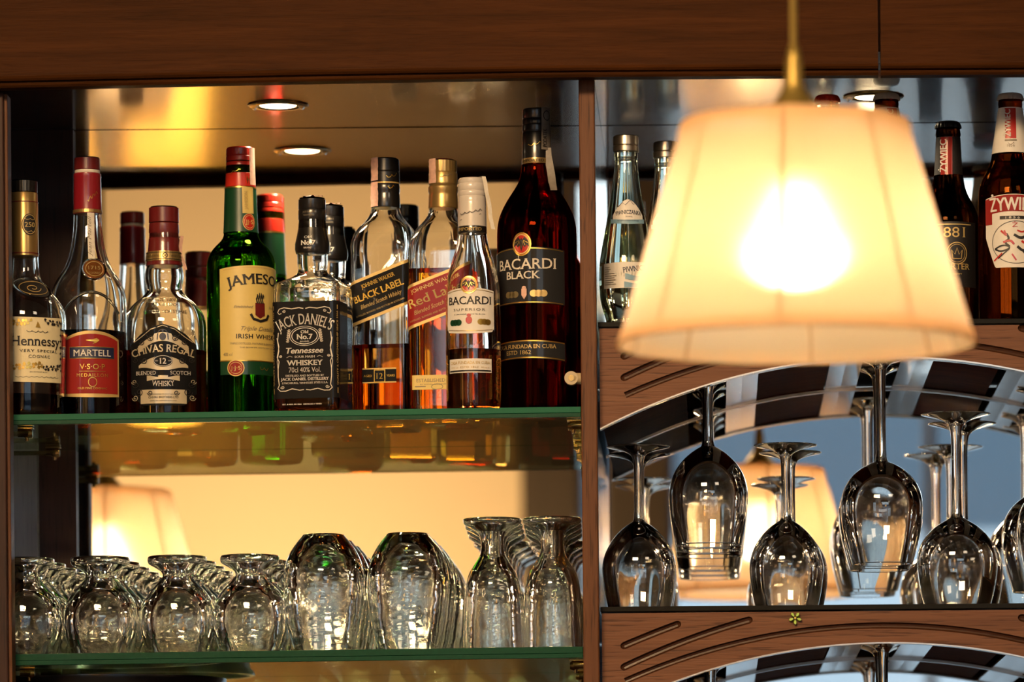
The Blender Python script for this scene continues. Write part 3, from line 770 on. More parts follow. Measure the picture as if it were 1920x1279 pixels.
# raised oval seal on the shoulder
def seal_on(b, u, v, ru, rv, tiltd, rim, face, name='seal', th=.004):
    c, s_ = cos(radians(tiltd)), sin(radians(tiltd))
    def ell(k): return [(u + k * ru * cos(a) * c - k * rv * sin(a) * s_, v + k * ru * cos(a) * s_ + k * rv * sin(a) * c) for a in [2 * pi * i / 40 for i in range(40)]]
    vs = []; offs = []
    for k, of in ((1.22, -.0015), (1.14, th * .6), (1.05, th), (1.0, th * .85), (.97, th * .5)):
        w, _ = b.wrap((ell(k), []), of); vs += w
    f = []
    for j in range(4):
        for i in range(40): a = j * 40 + i; d = j * 40 + (i + 1) % 40; f.append((a, a + 40, d + 40, d))
    o1 = MB().add(vs, f).build(name + '_rim', rim, b.root, smooth=True, angle=70)
    vs = []
    for k, of in ((.985, th * .55), (.8, th * .62), (.5, th * .62)):
        w, _ = b.wrap((ell(k), []), of); vs += w
    w, _ = b.wrap(([(u, v)], []), th * .62); vs += w; f = []
    for j in range(2):
        for i in range(40): a = j * 40 + i; d = j * 40 + (i + 1) % 40; f.append((a, a + 40, d + 40, d))
    for i in range(40): f.append((80 + i, 120, 80 + (i + 1) % 40))
    return MB().add(vs, f).build(name, face, b.root, smooth=True)
so = seal_on(b, 2, 546, 31, 17, 12, clear, ink, th=.005)
b.print('emblem', merge(scroll(0, 546, 14, 9, 1.2), ring(2, 546, 26, 14, 1)), gold_p, .0038, parent=so)
lb = b.put('label', band(-68, 58, lambda u: 602 + 1.5 * cos(u / 30), lambda u: 722 + 2 * cos(u / 40), 30), cream, .0005)
b.print('lettering', merge(T('Hennessy', 0, 656, 100, 18, .012, serif=True), T('VERY SPECIAL', 4, 668, 76, 4.8, .01, spacing=1.3, serif=True), T('COGNAC', 4, 679, 42, 5.6, 0, spacing=1.2, serif=True),
    script(-22, 22, 630, 4.5, .8, 8), T('JAS HENNESSY & CO', 2, 706, 34, 2, 0), script(-42, 48, 714, 3.2, .7, 9)), ink, .0008, parent=lb)
b.print('vine_border', merge(sprig(53, 612, 54, 700, 16, 7, 2), sprig(14, 610, 52, 614, 9, 8, 3), sprig(10, 698, 52, 694, 11, 8, 4), sprig(-58, 612, -58, 696, 12, 6, 5)), ink, .0008, parent=lb)
b.print('gold_vine', merge(sprig(-50, 614, -12, 612, 11, 8, 6), sprig(-48, 697, 10, 691, 16, 9, 7), poly([(-4, 622), (0, 611), (3, 616), (5, 623)])), gold, .0009, parent=lb)
# 2 cognac bottle with red label -----------------------------------
b = Bottle('cognac_bottle', 'swan-necked cognac bottle with crimson capsule and red label', 'bottle', 166, 5.757, zu(166),
    [(318, 22), (402, 25.5), (411, 26), (430, 27), (452, 29.5), (475, 34), (496, 41), (512, 50), (527, 60), (543, 67.5), (560, 71), (580, 72), (700, 71.5), (780, 70)], rot=12, yref=600)
b.body(clear, 625, cognac)
b.cap('cap', [(296, .5), (296, 22), (298, 24.2), (319, 24.5), (320, 23.5)], burg, (299, 318, .05))
b.cap('glass_collar', [(320, 23), (321, 23.6), (325, 23.6), (326, 23)], strip_white)
b.cap('capsule', [(326, 24), (327, 25.6), (333, 26), (335, 25.4), (393, 26.2), (401, 26.8), (402, 26.4)], burg_b)
b.put('capsule_band', band(-41, 41, 395, 401), gold_cap, .0013)
b.put('signature', stroke([(-2 + i * 1.6, 379 - i * 1.4 + 4 * sin(i * 1.7)) for i in range(13)], .9), gold, .0016)
ps = b.put('paper_strip', band(-3, 10, 402, 492, 4, 12), strip_white, .0006)
b.print('signature', merge(T('Jean Martell', 3.5, 447, 78, 6.5, 0, shear=.4, vert=True)), ink_s, .0009, parent=ps)
so = seal_on(b, 6, 511, 19, 19, 0, clear, copper, th=.006)
b.print('lettering', merge(T('1715', 6, 512, 20, 7, .01), ring(6, 511, 15, 15, 1.2), T('COGNAC', 6, 521, 20, 4, serif=True)), gold_p, .0044, parent=so)
# raised arc of glass across the shoulder
arcpts = [(u, 556 + .012 * u * u) for u in range(-56, 57, 4)]
vs, _ = b.wrap((arcpts, []), .0004); tube_mb(vs, .0016, 8).build('glass_ridge', clear, b.root, smooth=True)
arch_top = lambda u: 628 + 15 * (u / 56) ** 2
lb = b.put('label', band(-56, 56, arch_top, lambda u: 750 + 2 * cos(u / 30), 36), gold_p, .0005)
l2 = b.put('label_field', band(-52, 52, lambda u: 634 + 14 * (u / 56) ** 2, 745, 34), red_l, .0008)
b.put('name_panel', band(-43, 43, 658, 680, 24), gold, .0011, parent=l2)
b.put('name_panel_field', band(-42, 42, 659, 679, 24), navy, .0013, parent=l2)
b.print('lettering', merge(T('MARTELL', 0, 675.5, 70, 12, .012, serif=True), ), paper, .0016, parent=l2)
b.print('gold_lettering', merge(T('V·S·O·P', 0, 700, 46, 10), T('MEDAILLON', 0, 714, 58, 6, 0, spacing=1.3, serif=True), ring(0, 724, 8, 9, 1), T('OLD FINE COGNAC', 0, 737, 54, 3.5), band(-24, 24, 703.5, 704.2),
    poly([(-12, 646), (-2, 645), (8, 642), (13, 646), (8, 650), (0, 653), (4, 649), (-3, 648)])), gold, .0016, parent=l2)
# 3 scotch with burgundy cap -----------------------------------------
b = Bottle('scotch_bottle', 'round-shouldered scotch bottle with burgundy cap and ornate black and silver label', 'bottle', 309, 5.783, zu(309),
    [(420, 26), (498, 32), (505, 34.5), (516, 36.5), (528, 35.5), (540, 32.5), (548, 33.5), (558, 42), (568, 55), (580, 67), (595, 75), (612, 78), (640, 78), (700, 77), (780, 75)], rot=3, yref=600)
b.comp = True
b.body(clear, 660, amber)
b.cap('cap', [(388.5, .5), (388.5, 25), (391, 27.8), (418, 28.2), (419, 27)], burg, (392, 417, .04))
b.cap('capsule', [(420, 27), (421, 27.8), (436, 28.4), (440, 27), (445, 27), (449, 28.6), (460, 29.5), (474, 31), (496, 34), (499, 34.4), (500, 33)], burg)
nb = b.put('neck_band', band(-46, 46, 474, 492, 26), gold_cap, .0013, extra=.0006)
b.print('neck_band_print', merge(band(-46, 46, 476.4, 477.6), band(-46, 46, 489, 490.2), ring(3, 483, 5, 5, 1.2), stroke([(0, 480), (6, 486)], 1), stroke([(6, 480), (0, 486)], 1), T('THE OLD VATTED', -18, 485.5, 22, 3.4), T('WHISKY 1801', 22, 485.5, 18, 3.4)), ink, .0017, parent=nb, extra=.0006)
for k_, (w_, y_) in enumerate((('ESTD 1801', 572), ('CHIVAS BROS', 582), ('GOOD FORTUNE', 596))):
    b.put('embossing', T(w_, 4, y_, [36, 50, 80][k_], 6.5, .03), clear, .0007)
flap(b, 'tax_strip', [(27, 447, -.005), (34, 444, -.006), (31, 462, -.006), (31, 480, -.007), (38, 498, -.006), (40, 507, -.006)], 6, strip_pink)
def ch_top(u):
    a = abs(u); return 616 + (a * .30 if a < 22 else 6.6 + (a - 22) * .62 if a < 42 else 19 + (a - 42) * 1.0)
def ch_bot(u):
    a = abs(u); return 768 - (a * .02 if a < 38 else .8 + (a - 38) * .9 + (3 if a > 54 else 0))
def side(u):
    return u
lb = b.put('label', band(-60, 60, ch_top, ch_bot, 60), black_l, .0005)
b.put('silver_field', merge(band(-46, 46, lambda u: 636 + .010 * u * u - (4 if abs(u) < 16 else 0), lambda u: 655 + .011 * u * u, 36), band(-45, 45, lambda u: 676 + .008 * u * u, 702, 36), band(-30, 30, 712, 724, 20), band(-42, 42, 738, 764, 30)), silver, .0008, parent=lb)
b.put('name_scroll', band(-59, 59, lambda u: 648 + .0105 * u * u, lambda u: 672 + .0105 * u * u, 44), black_l, .0010, parent=lb)
b.print('lettering', merge(T('CHIVAS REGAL', 0, 668, 112, 14, .015, arc=-0 or 165, serif=True)), silver, .0013, parent=lb)
b.put('age_oval', disc(0, 685, 18, 11), black_l, .0012, parent=lb)
b.print('age_print', merge(ring(0, 685, 17, 10, .9), T('12', 0, 690.5, 12, 10.5, .02, serif=True), T('AGED', -12, 686, 6.5, 2.2), T('YEARS', 12.5, 686, 7, 2.2)), paper, .0016, parent=lb)
b.put('ribbon', merge(band(-52, -9, lambda u: 700 + 3 * cos(u / 12), lambda u: 713 + 3 * cos(u / 12), 20), band(9, 52, lambda u: 700 + 3 * cos(u / 12), lambda u: 713 + 3 * cos(u / 12), 20), band(-31, 31, lambda u: 719 + .0035 * u * u * (1), lambda u: 735 - .0035 * u * u, 24)), black_l, .0012, parent=lb)
b.print('lettering', merge(T('BLENDED', -31, 710.5, 36, 7, .012, serif=True), T('SCOTCH', 31, 710.5, 36, 7, .012, serif=True), T('WHISKY', 0, 732, 42, 9.5, .015, arc=-160, serif=True)), paper, .0016, parent=lb)
b.print('fine_print', merge(T('PRODUCED IN SCOTLAND', 0, 748, 44, 2.2), T('CHIVAS BROTHERS LTD', 0, 754.5, 54, 4.2, .01), T('DISTILLERS ABERDEEN SCOTLAND', 0, 760, 48, 2.2)), ink, .0014, parent=lb)
b.print('scrollwork', merge(*[scroll(sx * a, y, sx * r_, r_, 1.5) for sx in (-1, 1) for a, y, r_ in ((22, 642, 6), (38, 650, 5), (34, 684, 6), (50, 682, 5), (24, 744, 5), (44, 742, 8), (50, 728, 6))], *[stroke([(sx * 34, 632), (sx * 20, 648)], 1.2) for sx in (-1, 1)]), ink, .0015, parent=lb)
b.print('silver_scrollwork', merge(*[scroll(sx * a, y, sx * r_, r_, 1.1) for sx in (-1, 1) for a, y, r_ in ((50, 690, 5), (54, 722, 5), (52, 752, 6))], stroke([(-54, 664 - 15), (-40, 646 - 6), (-22, 626), (0, 619), (22, 626), (40, 640), (54, 649)], 1.2)), silver, .0009, parent=lb)
b.print('crest', merge(disc(0, 640, 6, 7), ring(0, 636, 10, 10, 1.5, a0=20, a1=160), stroke([(-10, 646), (-9, 634)], 2), stroke([(10, 646), (9, 634)], 2), stroke([(0, 626), (0, 632)], 3)), navy, .0015, parent=lb)
# 4 irish whiskey, green glass -----------------------------------------
b = Bottle('whiskey_bottle', 'green glass Irish whiskey bottle with red cap and yellow label', 'bottle', 453, 5.79, zu(453),
    [(300, 26), (352, 28.5), (436, 31.5), (446, 33), (454, 38.5), (463, 48), (474, 57), (487, 62.5), (502, 64.5), (700, 64.5), (780, 63.5)], rot=37, yref=600)
b.body(jgreen, None)
b.cap('cap', [(277, .5), (277.5, 24), (280, 26), (292, 26.3), (293.5, 25.5), (295, 26.5), (303, 26.6), (304, 25.6), (306, 26.6), (312, 26.6), (314, 25.2), (316, 26.6), (326, 27)], red_cap, (279, 291, .02))
b.cap('capsule', [(326, 26.6), (327, 27.6), (350, 28.6), (352, 28.6), (353, 28)], red_cap)
nb = b.sleeve('neck_label', 353, 438, green_p, .0006)
rz = 37
fs = -rz * pi / 180 * 29       # u of the side that faces the camera on the neck
b.print('gold_line', merge(band(-95, 95, 353, 355.5, 60)), gold, .0010, parent=nb)
nst = b.put('neck_strip', band(fs + 6, fs + 26, 354, 404, 6, 6), yellow_l, .0012)
b.print('lettering', merge(T('JAMESON', fs + 15, 380, 34, 6, .01, vert=True), band(fs + 5, fs + 6.4, 354, 404, 1), band(fs + 25.6, fs + 27, 354, 404, 1)), gold_p, .0016, parent=nst)
sl = b.put('neck_seal', disc(fs + 17, 420, 12.5, 16), gold_p, .0014)
b.put('neck_seal_field', disc(fs + 17, 420, 11.2, 14.5), red_b, .0017, parent=sl)
b.print('lettering', merge(T('JJ·S', fs + 17, 424, 15, 8, .01), ring(fs + 17, 420, 9.4, 12, .7)), yellow_l, .0020, parent=sl)
b.put('foil_print', merge(script(fs - 22, fs + 4, 330, 4, .9, 12, .35), T('H', fs + 17, 346, 6, 12, .01)), gold, .0013, extra=.0008)
b.put('tax_strip', band(fs + 20, fs + 34, 280, 350, 5, 8), strip_pink, .0018, extra=.0006)
U0 = 2
yt = lambda u: 503 + 4.2 * (1 - cos(u / 64.5)) + 9 * (u / 80) ** 2
lb = b.put('label', band(-78, 80, lambda u: 505 + 7 * (u / 80) ** 2, 683, 48), yellow_l, .0006)
b.print('border_line', merge(*[stroke([(u, 509 + 7 * (u / 80) ** 2) for u in range(-70, 74, 4)], .8)]), gold_p, .0009, parent=lb)
b.print('lettering', merge(T('JAMESON', 2, 539, 128, 19, .02, arc=230, serif=True)), ink, .0010, parent=lb)
b.print('small_lettering', merge(T('IRISH WHISKEY', 2, 642, 96, 8.5, .02, spacing=1.1)), ink, .0010, parent=lb)
b.print('script_lettering', merge(T('Triple Distilled', 2, 627, 78, 8, 0, shear=.45), T('Established', -32, 585, 36, 5, 0, shear=.4), T('Since 1780', 36, 585, 32, 5, 0, shear=.4), T('TRIPLE DISTILLED, MATURED & BOTTLED IN IRELAND', 2, 653, 120, 3.6), T('THE BOW ST. DISTILLERY DUBLIN', 2, 660, 84, 2.6), T('40% vol', -62, 674, 18, 6, 0, shear=.2)), ink_s, .0010, parent=lb)
b.print('crest', merge(band(-10, 10, 575, 598, 6), poly([(-10, 598), (10, 598), (0, 604)])), burg, .0010, parent=lb)
b.print('crest_detail', merge(stroke([(-19, 596), (-14, 605), (0, 609), (14, 605), (19, 596)], 5), *[stroke([(x, 576), (x - 2, 568), (x + 1, 562), (x, 555 + abs(x) * .6)], [3, 2.4, 3, 1.5]) for x in (-6, -2, 2, 6)]), ink, .0013, parent=lb)
gb = b.put('green_band', band(-78, 80, 683.5, 709, 48), green_p, .0006)
b.print('gold_line', merge(band(-78, 80, 682.4, 684.4, 40), script(-2, 18, 697, 9, 1.2, 5)), gold, .0012, parent=gb)
sl = b.put('seal', disc(-47, 697, 16, 15.5), yellow_l, .0014)
b.put('seal_field', disc(-47, 697, 14, 13.5), red_l, .0017, parent=sl)
b.print('lettering', merge(T('J·J·S', -47, 700.5, 18, 7, .01), ring(-47, 697, 11.5, 11, .8)), gold_p, .0020, parent=sl)
# 5/6 tennessee whiskey, square bottles ------------------------------
def square_whiskey(px, Y, rot, label, full):
    k = 1.0 if full else 1.0105
    def y(v): return PY - (PY - v) / k            # rows measured on the front bottle, re-projected
    ytop = 0
    b = Bottle('whiskey_bottle', label, 'bottle', px, Y, zu(px),
        [(y(400), 24 / k), (y(470), 30 / k), (y(478), 28.5 / k), (y(497), 28.5 / k), (y(507), 26.5 / k), (y(514), 29 / k), (y(522), 40 / k, .9), (y(530), 54 / k, .55), (y(536), 61 / k, .34), (y(543), 63.5 / k, .26), (y(549), 62.5 / k, .24), (y(556), 63.5 / k, .22), (y(600), 63.5 / k, .22), (y(780), 63 / k, .22)], rot=rot, group='square whiskey bottles', yref=600, n=80)
    b.body(clear, y(575), tint('dark_whiskey', (0.62, 0.25, 0.06)))
    b.cap('cap', [(y(372), .5), (y(372), 24 / k), (y(375), 25.6 / k), (y(392), 25.8 / k), (y(394), 25 / k)], black_c, (y(376), y(391), .035))
    b.cap('capsule', [(y(394), 25.2 / k), (y(396), 26 / k), (y(412), 26 / k), (y(415), 24.6 / k), (y(420), 24.8 / k), (y(440), 28.5 / k), (y(458), 32.5 / k), (y(468), 32.8 / k), (y(476), 31 / k), (y(477), 29 / k)], black_c)
    b.print('neck_lettering', merge(T('Old', 0, y(451), 13 / k, 5 / k, .02, serif=True), T('No.7', 0, y(463), 25 / k, 8.5 / k, .03, serif=True), T('BRAND', 0, y(470), 14 / k, 3 / k, serif=True)), white_p, .0028, extra=.0006)
    b.print('closure_lettering', merge(T("JACK DANIEL'S", 0, y(402), 22 / k, 3.4 / k), T("TENNESSEE", 0, y(408), 20 / k, 3 / k)), ink_s, .0016, extra=.0006)
    vs = []; f = []
    rr = random.Random(3)
    for i in range(8):
        for j in range(3): vs.append(((-18 + i * 5.4) / k / b.s, (-8 + j * 8) / b.s, b.z(y(372)) + .0008 + rr.uniform(0, .0028)))
    for i in range(7):
        for j in range(2): a = i * 3 + j; f.append((a, a + 1, a + 4, a + 3))
    MB().add(vs, f).build('torn_paper', strip_pink, b.root, smooth=True)
    lb = b.put('label', band(-128 / k, 128 / k, y(572), y(753), 90), black_l, .0005)
    q = lambda shp: ([(u / k, y(v)) for u, v in shp[0]], shp[1])
    W_ = merge(T('JACK DANIEL\'S', 0, 615, 100, 20, .01, arc=95, serif=True), T('Old', 0, 632, 15, 5.5, .03, serif=True), T('No.7', 0, 643, 30, 9.5, .035, serif=True), T('BRAND', 0, 648.5, 17, 2.8, .01, serif=True), ring(0, 637, 24.5, 15.5, 1.2), ring(0, 637, 28, 18.5, .8),
        T('Tennessee', 0, 669, 70, 10.5, .03, shear=.22), T('SOUR MASH', 0, 677.5, 38, 4, .02, serif=True), T('WHISKEY', 0, 691.5, 68, 9.5, .03, serif=True), T('70cl 40% Vol.', 0, 704.5, 60, 9.5, .005),
        T('DISTILLED AND BOTTLED BY', 0, 712.5, 72, 3.6, .02, serif=True), T('JACK DANIEL DISTILLERY', 0, 719.5, 90, 5, .03, serif=True), T('LYNCHBURG, TENNESSEE 37352 U.S.A.', 0, 726, 86, 3.4, .02, serif=True))
    orn = []
    for sx in (-1, 1):
        orn += [stroke([(sx * 2, 586), (sx * 10, 584), (sx * 24, 586), (sx * 38, 583.5), (sx * 47, 586), (sx * 50, 592), (sx * 47, 596), (sx * 43, 594)], 1.5), scroll(sx * 38, 590, sx * 3, 3, .9),
                stroke([(sx * 49, 630), (sx * 50.5, 645), (sx * 48, 656), (sx * 50, 668), (sx * 52, 676), (sx * 48, 684), (sx * 50, 698), (sx * 50, 712), (sx * 48, 728), (sx * 51, 734), (sx * 46, 739), (sx * 36, 739), (sx * 24, 735), (sx * 10, 738), (sx * 2, 737)], 1.5),
                stroke([(sx * 52, 640), (sx * 48, 664), (sx * 52, 684), (sx * 50, 700)], 1.0), scroll(sx * 42, 732, sx * 4, 3, .9), scroll(sx * 45, 674, sx * 3, 2.5, 1), stroke([(sx * 23, 676), (sx * 28, 674), (sx * 34, 677)], .8)]
        orn += [scroll(sx * (29 + .5 * i % 3), 626 + i * 4, sx * 3, 2.6, .9) for i in range(6)]
    b.print('lettering', q(W_), white_p, .0009, parent=lb); b.print('border_ornament', q(merge(*orn)), strip_white, .0009, parent=lb)
    for su in (-60, 62):
        b.print('edge_lettering', q(merge(T('QUALITY & CRAFTSMANSHIP SINCE 1866', su + 1.6, 660, 138, 3.4, .02, vert=True), band(su - .6, su + .9, 580, 588, 1), band(su - .6, su + .9, 734, 744, 1))), gold_p, .0009, parent=lb)
    b.put('base_strip', q(merge(T('EST. & REG. IN 1866   DISTILLED 7 TIMES', -6, 765, 74, 2.2, .05))), white_p, .0006)
    return b
square_whiskey(587, 5.69, -10, 'square whiskey bottle with black label, the fully visible one beside the green bottle', 1)
square_whiskey(621, 5.88, -8, 'second square whiskey bottle, black-capped, half hidden behind the first', 0)
# 7/8 slanted-label scotch bottles --------------------------------------
def slant_scotch(px, Y, rot, label, rows, lv, capm, labm, goldm, words, liq):
    k = 1.0
    b = Bottle('scotch_bottle', label, 'bottle', px, Y, zu(px), rows, rot=rot, group='square scotch bottles with slanted labels', yref=600, n=80)
    b.body(clear, lv, liq)
    return b
sq = lambda dy, w: [(330 + dy, 24), (388 + dy, 26), (394 + dy, 27), (404 + dy, 30, 1), (415 + dy, 38, .95), (426 + dy, 47, .80), (437 + dy, 53, .62), (450 + dy, 57, .45), (466 + dy, 59, .34), (485 + dy, w, .27), (520, w, .24), (600, w, .24), (780, w - .5, .24)]
b = slant_scotch(725, 5.79, -11, 'square scotch bottle with black cap and slanted black and gold label', sq(0, 57), 651, black_c, black_l, gold, None, amber)
b.cap('cap', [(297.5, .5), (297.5, 22), (300, 26), (322, 26.6), (323, 25.6), (325, 26.8), (343, 27)], black_c, (301, 320, .03))
b.cap('capsule', [(343, 27), (347, 26), (350, 27), (360, 27), (363, 26), (366, 26.6), (388, 27.4), (390, 27.2), (391, 26)], black_c)
b.put('gold_ring', band(-42, 42, 344, 346.5), gold_p, .0006, extra=.0012)
b.print('signature', merge(script(8, 30, 336, 8, 1.1, 2, .3), script(10, 24, 356, 9, 1.1, 3, .3)), gold, .0012, extra=.0012)
strip(b, 'tax_strip', -27, -7, 298, 341, strip_pink); strip(b, 'tax_strip_tail', -28, -7, 344, 390, strip_pink)
sl = .375; par = lambda d: (lambda u: 515 - sl * u + d)
lb = b.put('label', band(-72, 68, par(0), par(84), 60), gold_p, .0005)
l2 = b.put('label_field', band(-72, 68, par(6), par(78), 60), black_l, .0008)
R_ = lambda s_, u, v, w, h, bo=0, sh=0, serif=False: T(s_, u, v, w, h, bo, rot=20.5, shear=sh, serif=serif)
b.print('lettering', merge(R_('JOHNNIE WALKER', 0, 536, 66, 7.5, .01, serif=True), R_('BLACK LABEL', 2, 558, 98, 12.5, .02, serif=True)), gold, .0011, parent=l2)
b.print('script_lettering', merge(R_('Blended Scotch Whisky', 6, 572, 82, 8, .01, .4), R_('DISTILLED, BLENDED AND BOTTLED IN SCOTLAND', 4, 585, 96, 3.2, .01)), gold_p, .0011, parent=l2)
b.print('label_lines', merge(stroke([(-70, par(9.5)(-70)), (68, par(9.5)(68))], .8), stroke([(-70, par(75)(-70)), (68, par(75)(68))], .8)), gold_p, .0010, parent=l2)
l3 = b.put('age_label', band(-32, 32, 696, 724, 16), gold_p, .0005)
b.put('age_label_field', merge(band(-32, 32, 698.5, 721.5, 16)), black_l, .0008, parent=l3)
b.put('age_plate', band(-10, 11, 701 - 2, 721 + 2, 4), gold, .0010, parent=l3); b.put('age_plate_field', band(-8.6, 9.6, 700.6, 721.2, 4), black_l, .0012, parent=l3)
b.print('lettering', merge(T('12', .5, 716.5, 12, 11, .01, serif=True), T('AGED', -21, 712.5, 15, 4), T('YEARS', 21, 712.5, 15, 4)), gold, .0015, parent=l3)
b = slant_scotch(833, 5.748, -8, 'square scotch bottle with gold cap and slanted red label', sq(2, 59), 509, gold_cap, red_l, gold, None, amber2)
b.cap('cap', [(300.5, .5), (300.5, 22), (303, 26), (322, 26.4), (324, 25.8), (326, 26.8), (346, 27)], gold_cap, (304, 322, .045))
b.cap('cap_insert', [(298.5, .5), (298.6, 15), (299.8, 17), (300.6, 17)], burg)
b.cap('capsule', [(346, 27), (349, 26), (352, 28), (360, 28), (364, 26.6), (368, 27), (389, 28), (391, 28), (392, 27)], gold_cap)
b.print('signature', script(-2, 22, 335, 5, .9, 5, .25), ink_s, .0012, extra=.0012)
strip(b, 'tax_strip', -27, -8, 300, 346, strip_pink)
lb = b.put('label', band(-74, 74, par(5), par(88), 60), gold_p, .0005)
l2 = b.put('label_field', band(-74, 74, par(11), par(82), 60), red_l, .0008)
b.print('lettering', merge(R_('JOHNNIE WALKER', -6, 541, 92, 7, 0, serif=True), R_('Red Label', -2, 566, 110, 17, .01, serif=True)), yellow_l, .0011, parent=l2)
b.print('script_lettering', merge(R_('Blended Scotch Whisky', 0, 581, 92, 8, .01, .4), R_('DISTILLED, BLENDED AND BOTTLED IN SCOTLAND', 0, 592, 110, 3.2, .01)), gold_p, .0011, parent=l2)
b.print('label_lines', merge(stroke([(-72, par(14.5)(-72)), (72, par(14.5)(72))], .8), stroke([(-72, par(79)(-72)), (72, par(79)(72))], .8)), yellow_l, .0010, parent=l2)
l3 = b.put('small_label', band(-50, 42, 709, 736, 22), yellow_l, .0005)
b.print('lettering', merge(T('ESTABLISHED 1820', -4, 722, 74, 6.2, serif=True), T('BY ROYAL APPOINTMENT', -4, 727.5, 60, 2.4), band(-44, -24, 729.5, 731.2, 3), band(16, 36, 729.5, 731.2, 3), ring(-3, 731, 11, 5.4, 1)), ink_s, .0009, parent=l3)
# 9 white rum -----------------------------------------------------------
b = Bottle('rum_bottle', 'small clear rum bottle with white cap and cream shield label', 'bottle', 887, 5.677, zu(887),
    [(350, 24), (438, 26.5), (446, 27.5), (460, 30), (475, 34), (492, 39.5), (508, 44.5), (524, 48), (545, 50), (575, 51), (640, 51.5), (780, 52)], rot=-6, yref=600)
b.body(clear, 658, palet)
b.cap('cap', [(334.5, .5), (335, 23), (338, 25.6), (343, 25.8), (345, 25), (347, 26), (357, 26), (359, 25), (361, 26), (367, 26), (369, 25), (372, 26.2), (380, 26.2)], white_cap, (348, 356, .03))
b.cap('capsule', [(380, 26.2), (383, 26.6), (425, 26.8), (426, 26.8)], white_cap)
cb = b.cap('capsule_band', [(426, 26.8), (427, 27), (438, 27.2), (439, 26.6)], black_c)
b.print('lettering', T('IMPORTED', -2, 435.5, 46, 6, .01, serif=True), gold_p, .0014, parent=cb)
b.print('signature', merge(script(-20, 22, 405, 6, .9, 21, .22), stroke([(-20, 415), (20, 404)], .8)), ink, .0016, extra=.0004)
flap(b, 'tax_strip', [(16, 334, -.006), (24, 333, -.008), (27, 344, -.008), (29, 362, -.007), (34, 385, -.006), (36, 410, -.006), (41, 432, -.006)], 7, strip_white)
shield_t = lambda u: 553 - 8 * (1 - (u / 50) ** 2)
shield_b = lambda u: 630 - 5 * (u / 50) ** 2 + 3
lb = b.put('label', band(-51, 51, lambda u: 545.5 + 5 * (u / 50) ** 2 , lambda u: 631 - 4 * (u / 48) ** 2 + (-.0 if abs(u) < 46 else -4), 40), paper, .0005)
b.print('lettering', merge(T('BACARDI', 0, 576, 88, 14.5, .015, serif=True), T('SUPERIOR', 0, 588.5, 62, 4.6, 0, spacing=1.35, serif=True), T('SUPERIOR WHITE RUM', 0, 596, 60, 2)), ink, .0008, parent=lb)
b.print('gold_lines', merge(stroke([(u, 549 + 5 * (u / 50) ** 2) for u in range(-48, 50, 4)], .9), stroke([(u, 626 - 4 * (u / 50) ** 2) for u in range(-46, 48, 4)], .9)), gold, .0009, parent=lb)
b.print('medals', merge(*[disc(x, 609 + abs(x - 27) * .05, 6.5, 5.5) for x in (22, 29, 36)]), gold, .0009, parent=lb)
b.print('dark_medals', merge(*[disc(x, 610, 6.5, 5.8) for x in (-34, -27, -20)]), green_p, .0009, parent=lb)
b.print('coat_of_arms', merge(disc(0, 606, 6, 7), disc(0, 597, 4, 3)), red_b, .0010, parent=lb)
def bat(b, u, v, r, rv, off=.0012):
    m = b.put('medallion', disc(u, v, r, rv), gold, off)
    b.put('medallion_field', disc(u, v, r * .88, rv * .88), red_b, off + .0003, parent=m)
    b.put('medallion_arc', merge(ring(u, v, r * .84, rv * .84, r * .10)), gold_p, off + .0006, parent=m)
    q = lambda x, y: (u + x * r, v + y * rv)
    b.put('bat', merge(poly([q(-.12, -.35), q(-.30, -.62), q(-.72, -.25), q(-.78, .25), q(-.52, .05), q(-.36, .28), q(-.18, .1), q(0, .62), q(.18, .1), q(.36, .28), q(.52, .05), q(.78, .25), q(.72, -.25), q(.30, -.62), q(.12, -.35), q(0, -.55)])), ink, off + .0009, parent=m)
    b.put('bat_ribs', merge(stroke([q(-.66, -.1), q(-.25, -.3), q(0, .3), q(.25, -.3), q(.66, -.1)], r * .05), stroke([q(-.4, .1), q(-.2, -.25)], r * .05), stroke([q(.4, .1), q(.2, -.25)], r * .05)), gold, off + .0012, parent=m)
    return m
bat(b, 0, 540, 15.5, 16.5)
b.put('embossed_signature', script(-26, 26, 657, 9, 1.4, 30, .25), clear, .0009)
l3 = b.put('lower_label', band(-44, 44, 678, 704, 30), paper, .0005)
b.print('lettering', merge(T('CASA FUNDADA EN CUBA', 0, 688, 80, 5.6, .015, serif=True), T('ESTD 1862', 0, 695.5, 34, 3.4, .01, serif=True), T('37,5% vol', -30, 695.5, 16, 2.6), T('50 cl e', 30, 695.5, 16, 2.6)), gold_p, .0008, parent=l3)
b.print('rule', band(-42, 42, 699, 702, 26), ink, .0008, parent=l3)
# 10 dark rum -----------------------------------------------------------
b = Bottle('rum_bottle', 'tall dark rum bottle with black neck and black label next to the oak post', 'bottle', 1008, 5.735, zu(1008),
    [(230, 24), (308, 26.5), (314, 27.5), (328, 29), (340, 32.5), (352, 39), (364, 47), (378, 56), (392, 63.5), (406, 69.5), (420, 73), (438, 75), (560, 75), (780, 74.5)], rot=-17, yref=600)
b.body(dark_rum, None)
nk = S(5.735) / b.s
b.cap('cap', [(204.5, .5), (205, 23), (207, 25.2), (222, 25.6), (224, 24.6), (226, 26), (233, 26), (235, 25), (237, 26.2), (246, 26.2)], black_c, (226, 233, .03))
b.cap('capsule', [(246, 26), (249, 25.2), (252, 26.2), (296, 26.6), (299, 26.8)], black_c)
cb = b.cap('capsule_band', [(299, 26.8), (300, 27), (308, 27.2), (309, 26.8)], gold_cap)
b.print('lettering', T('IMPORTED', 2, 306.5, 42, 5, .01, serif=True), ink, .0014, parent=cb)
b.print('signature', script(-6, 18, 277, 6, .9, 9, .3), gold, .0016, extra=.0004)
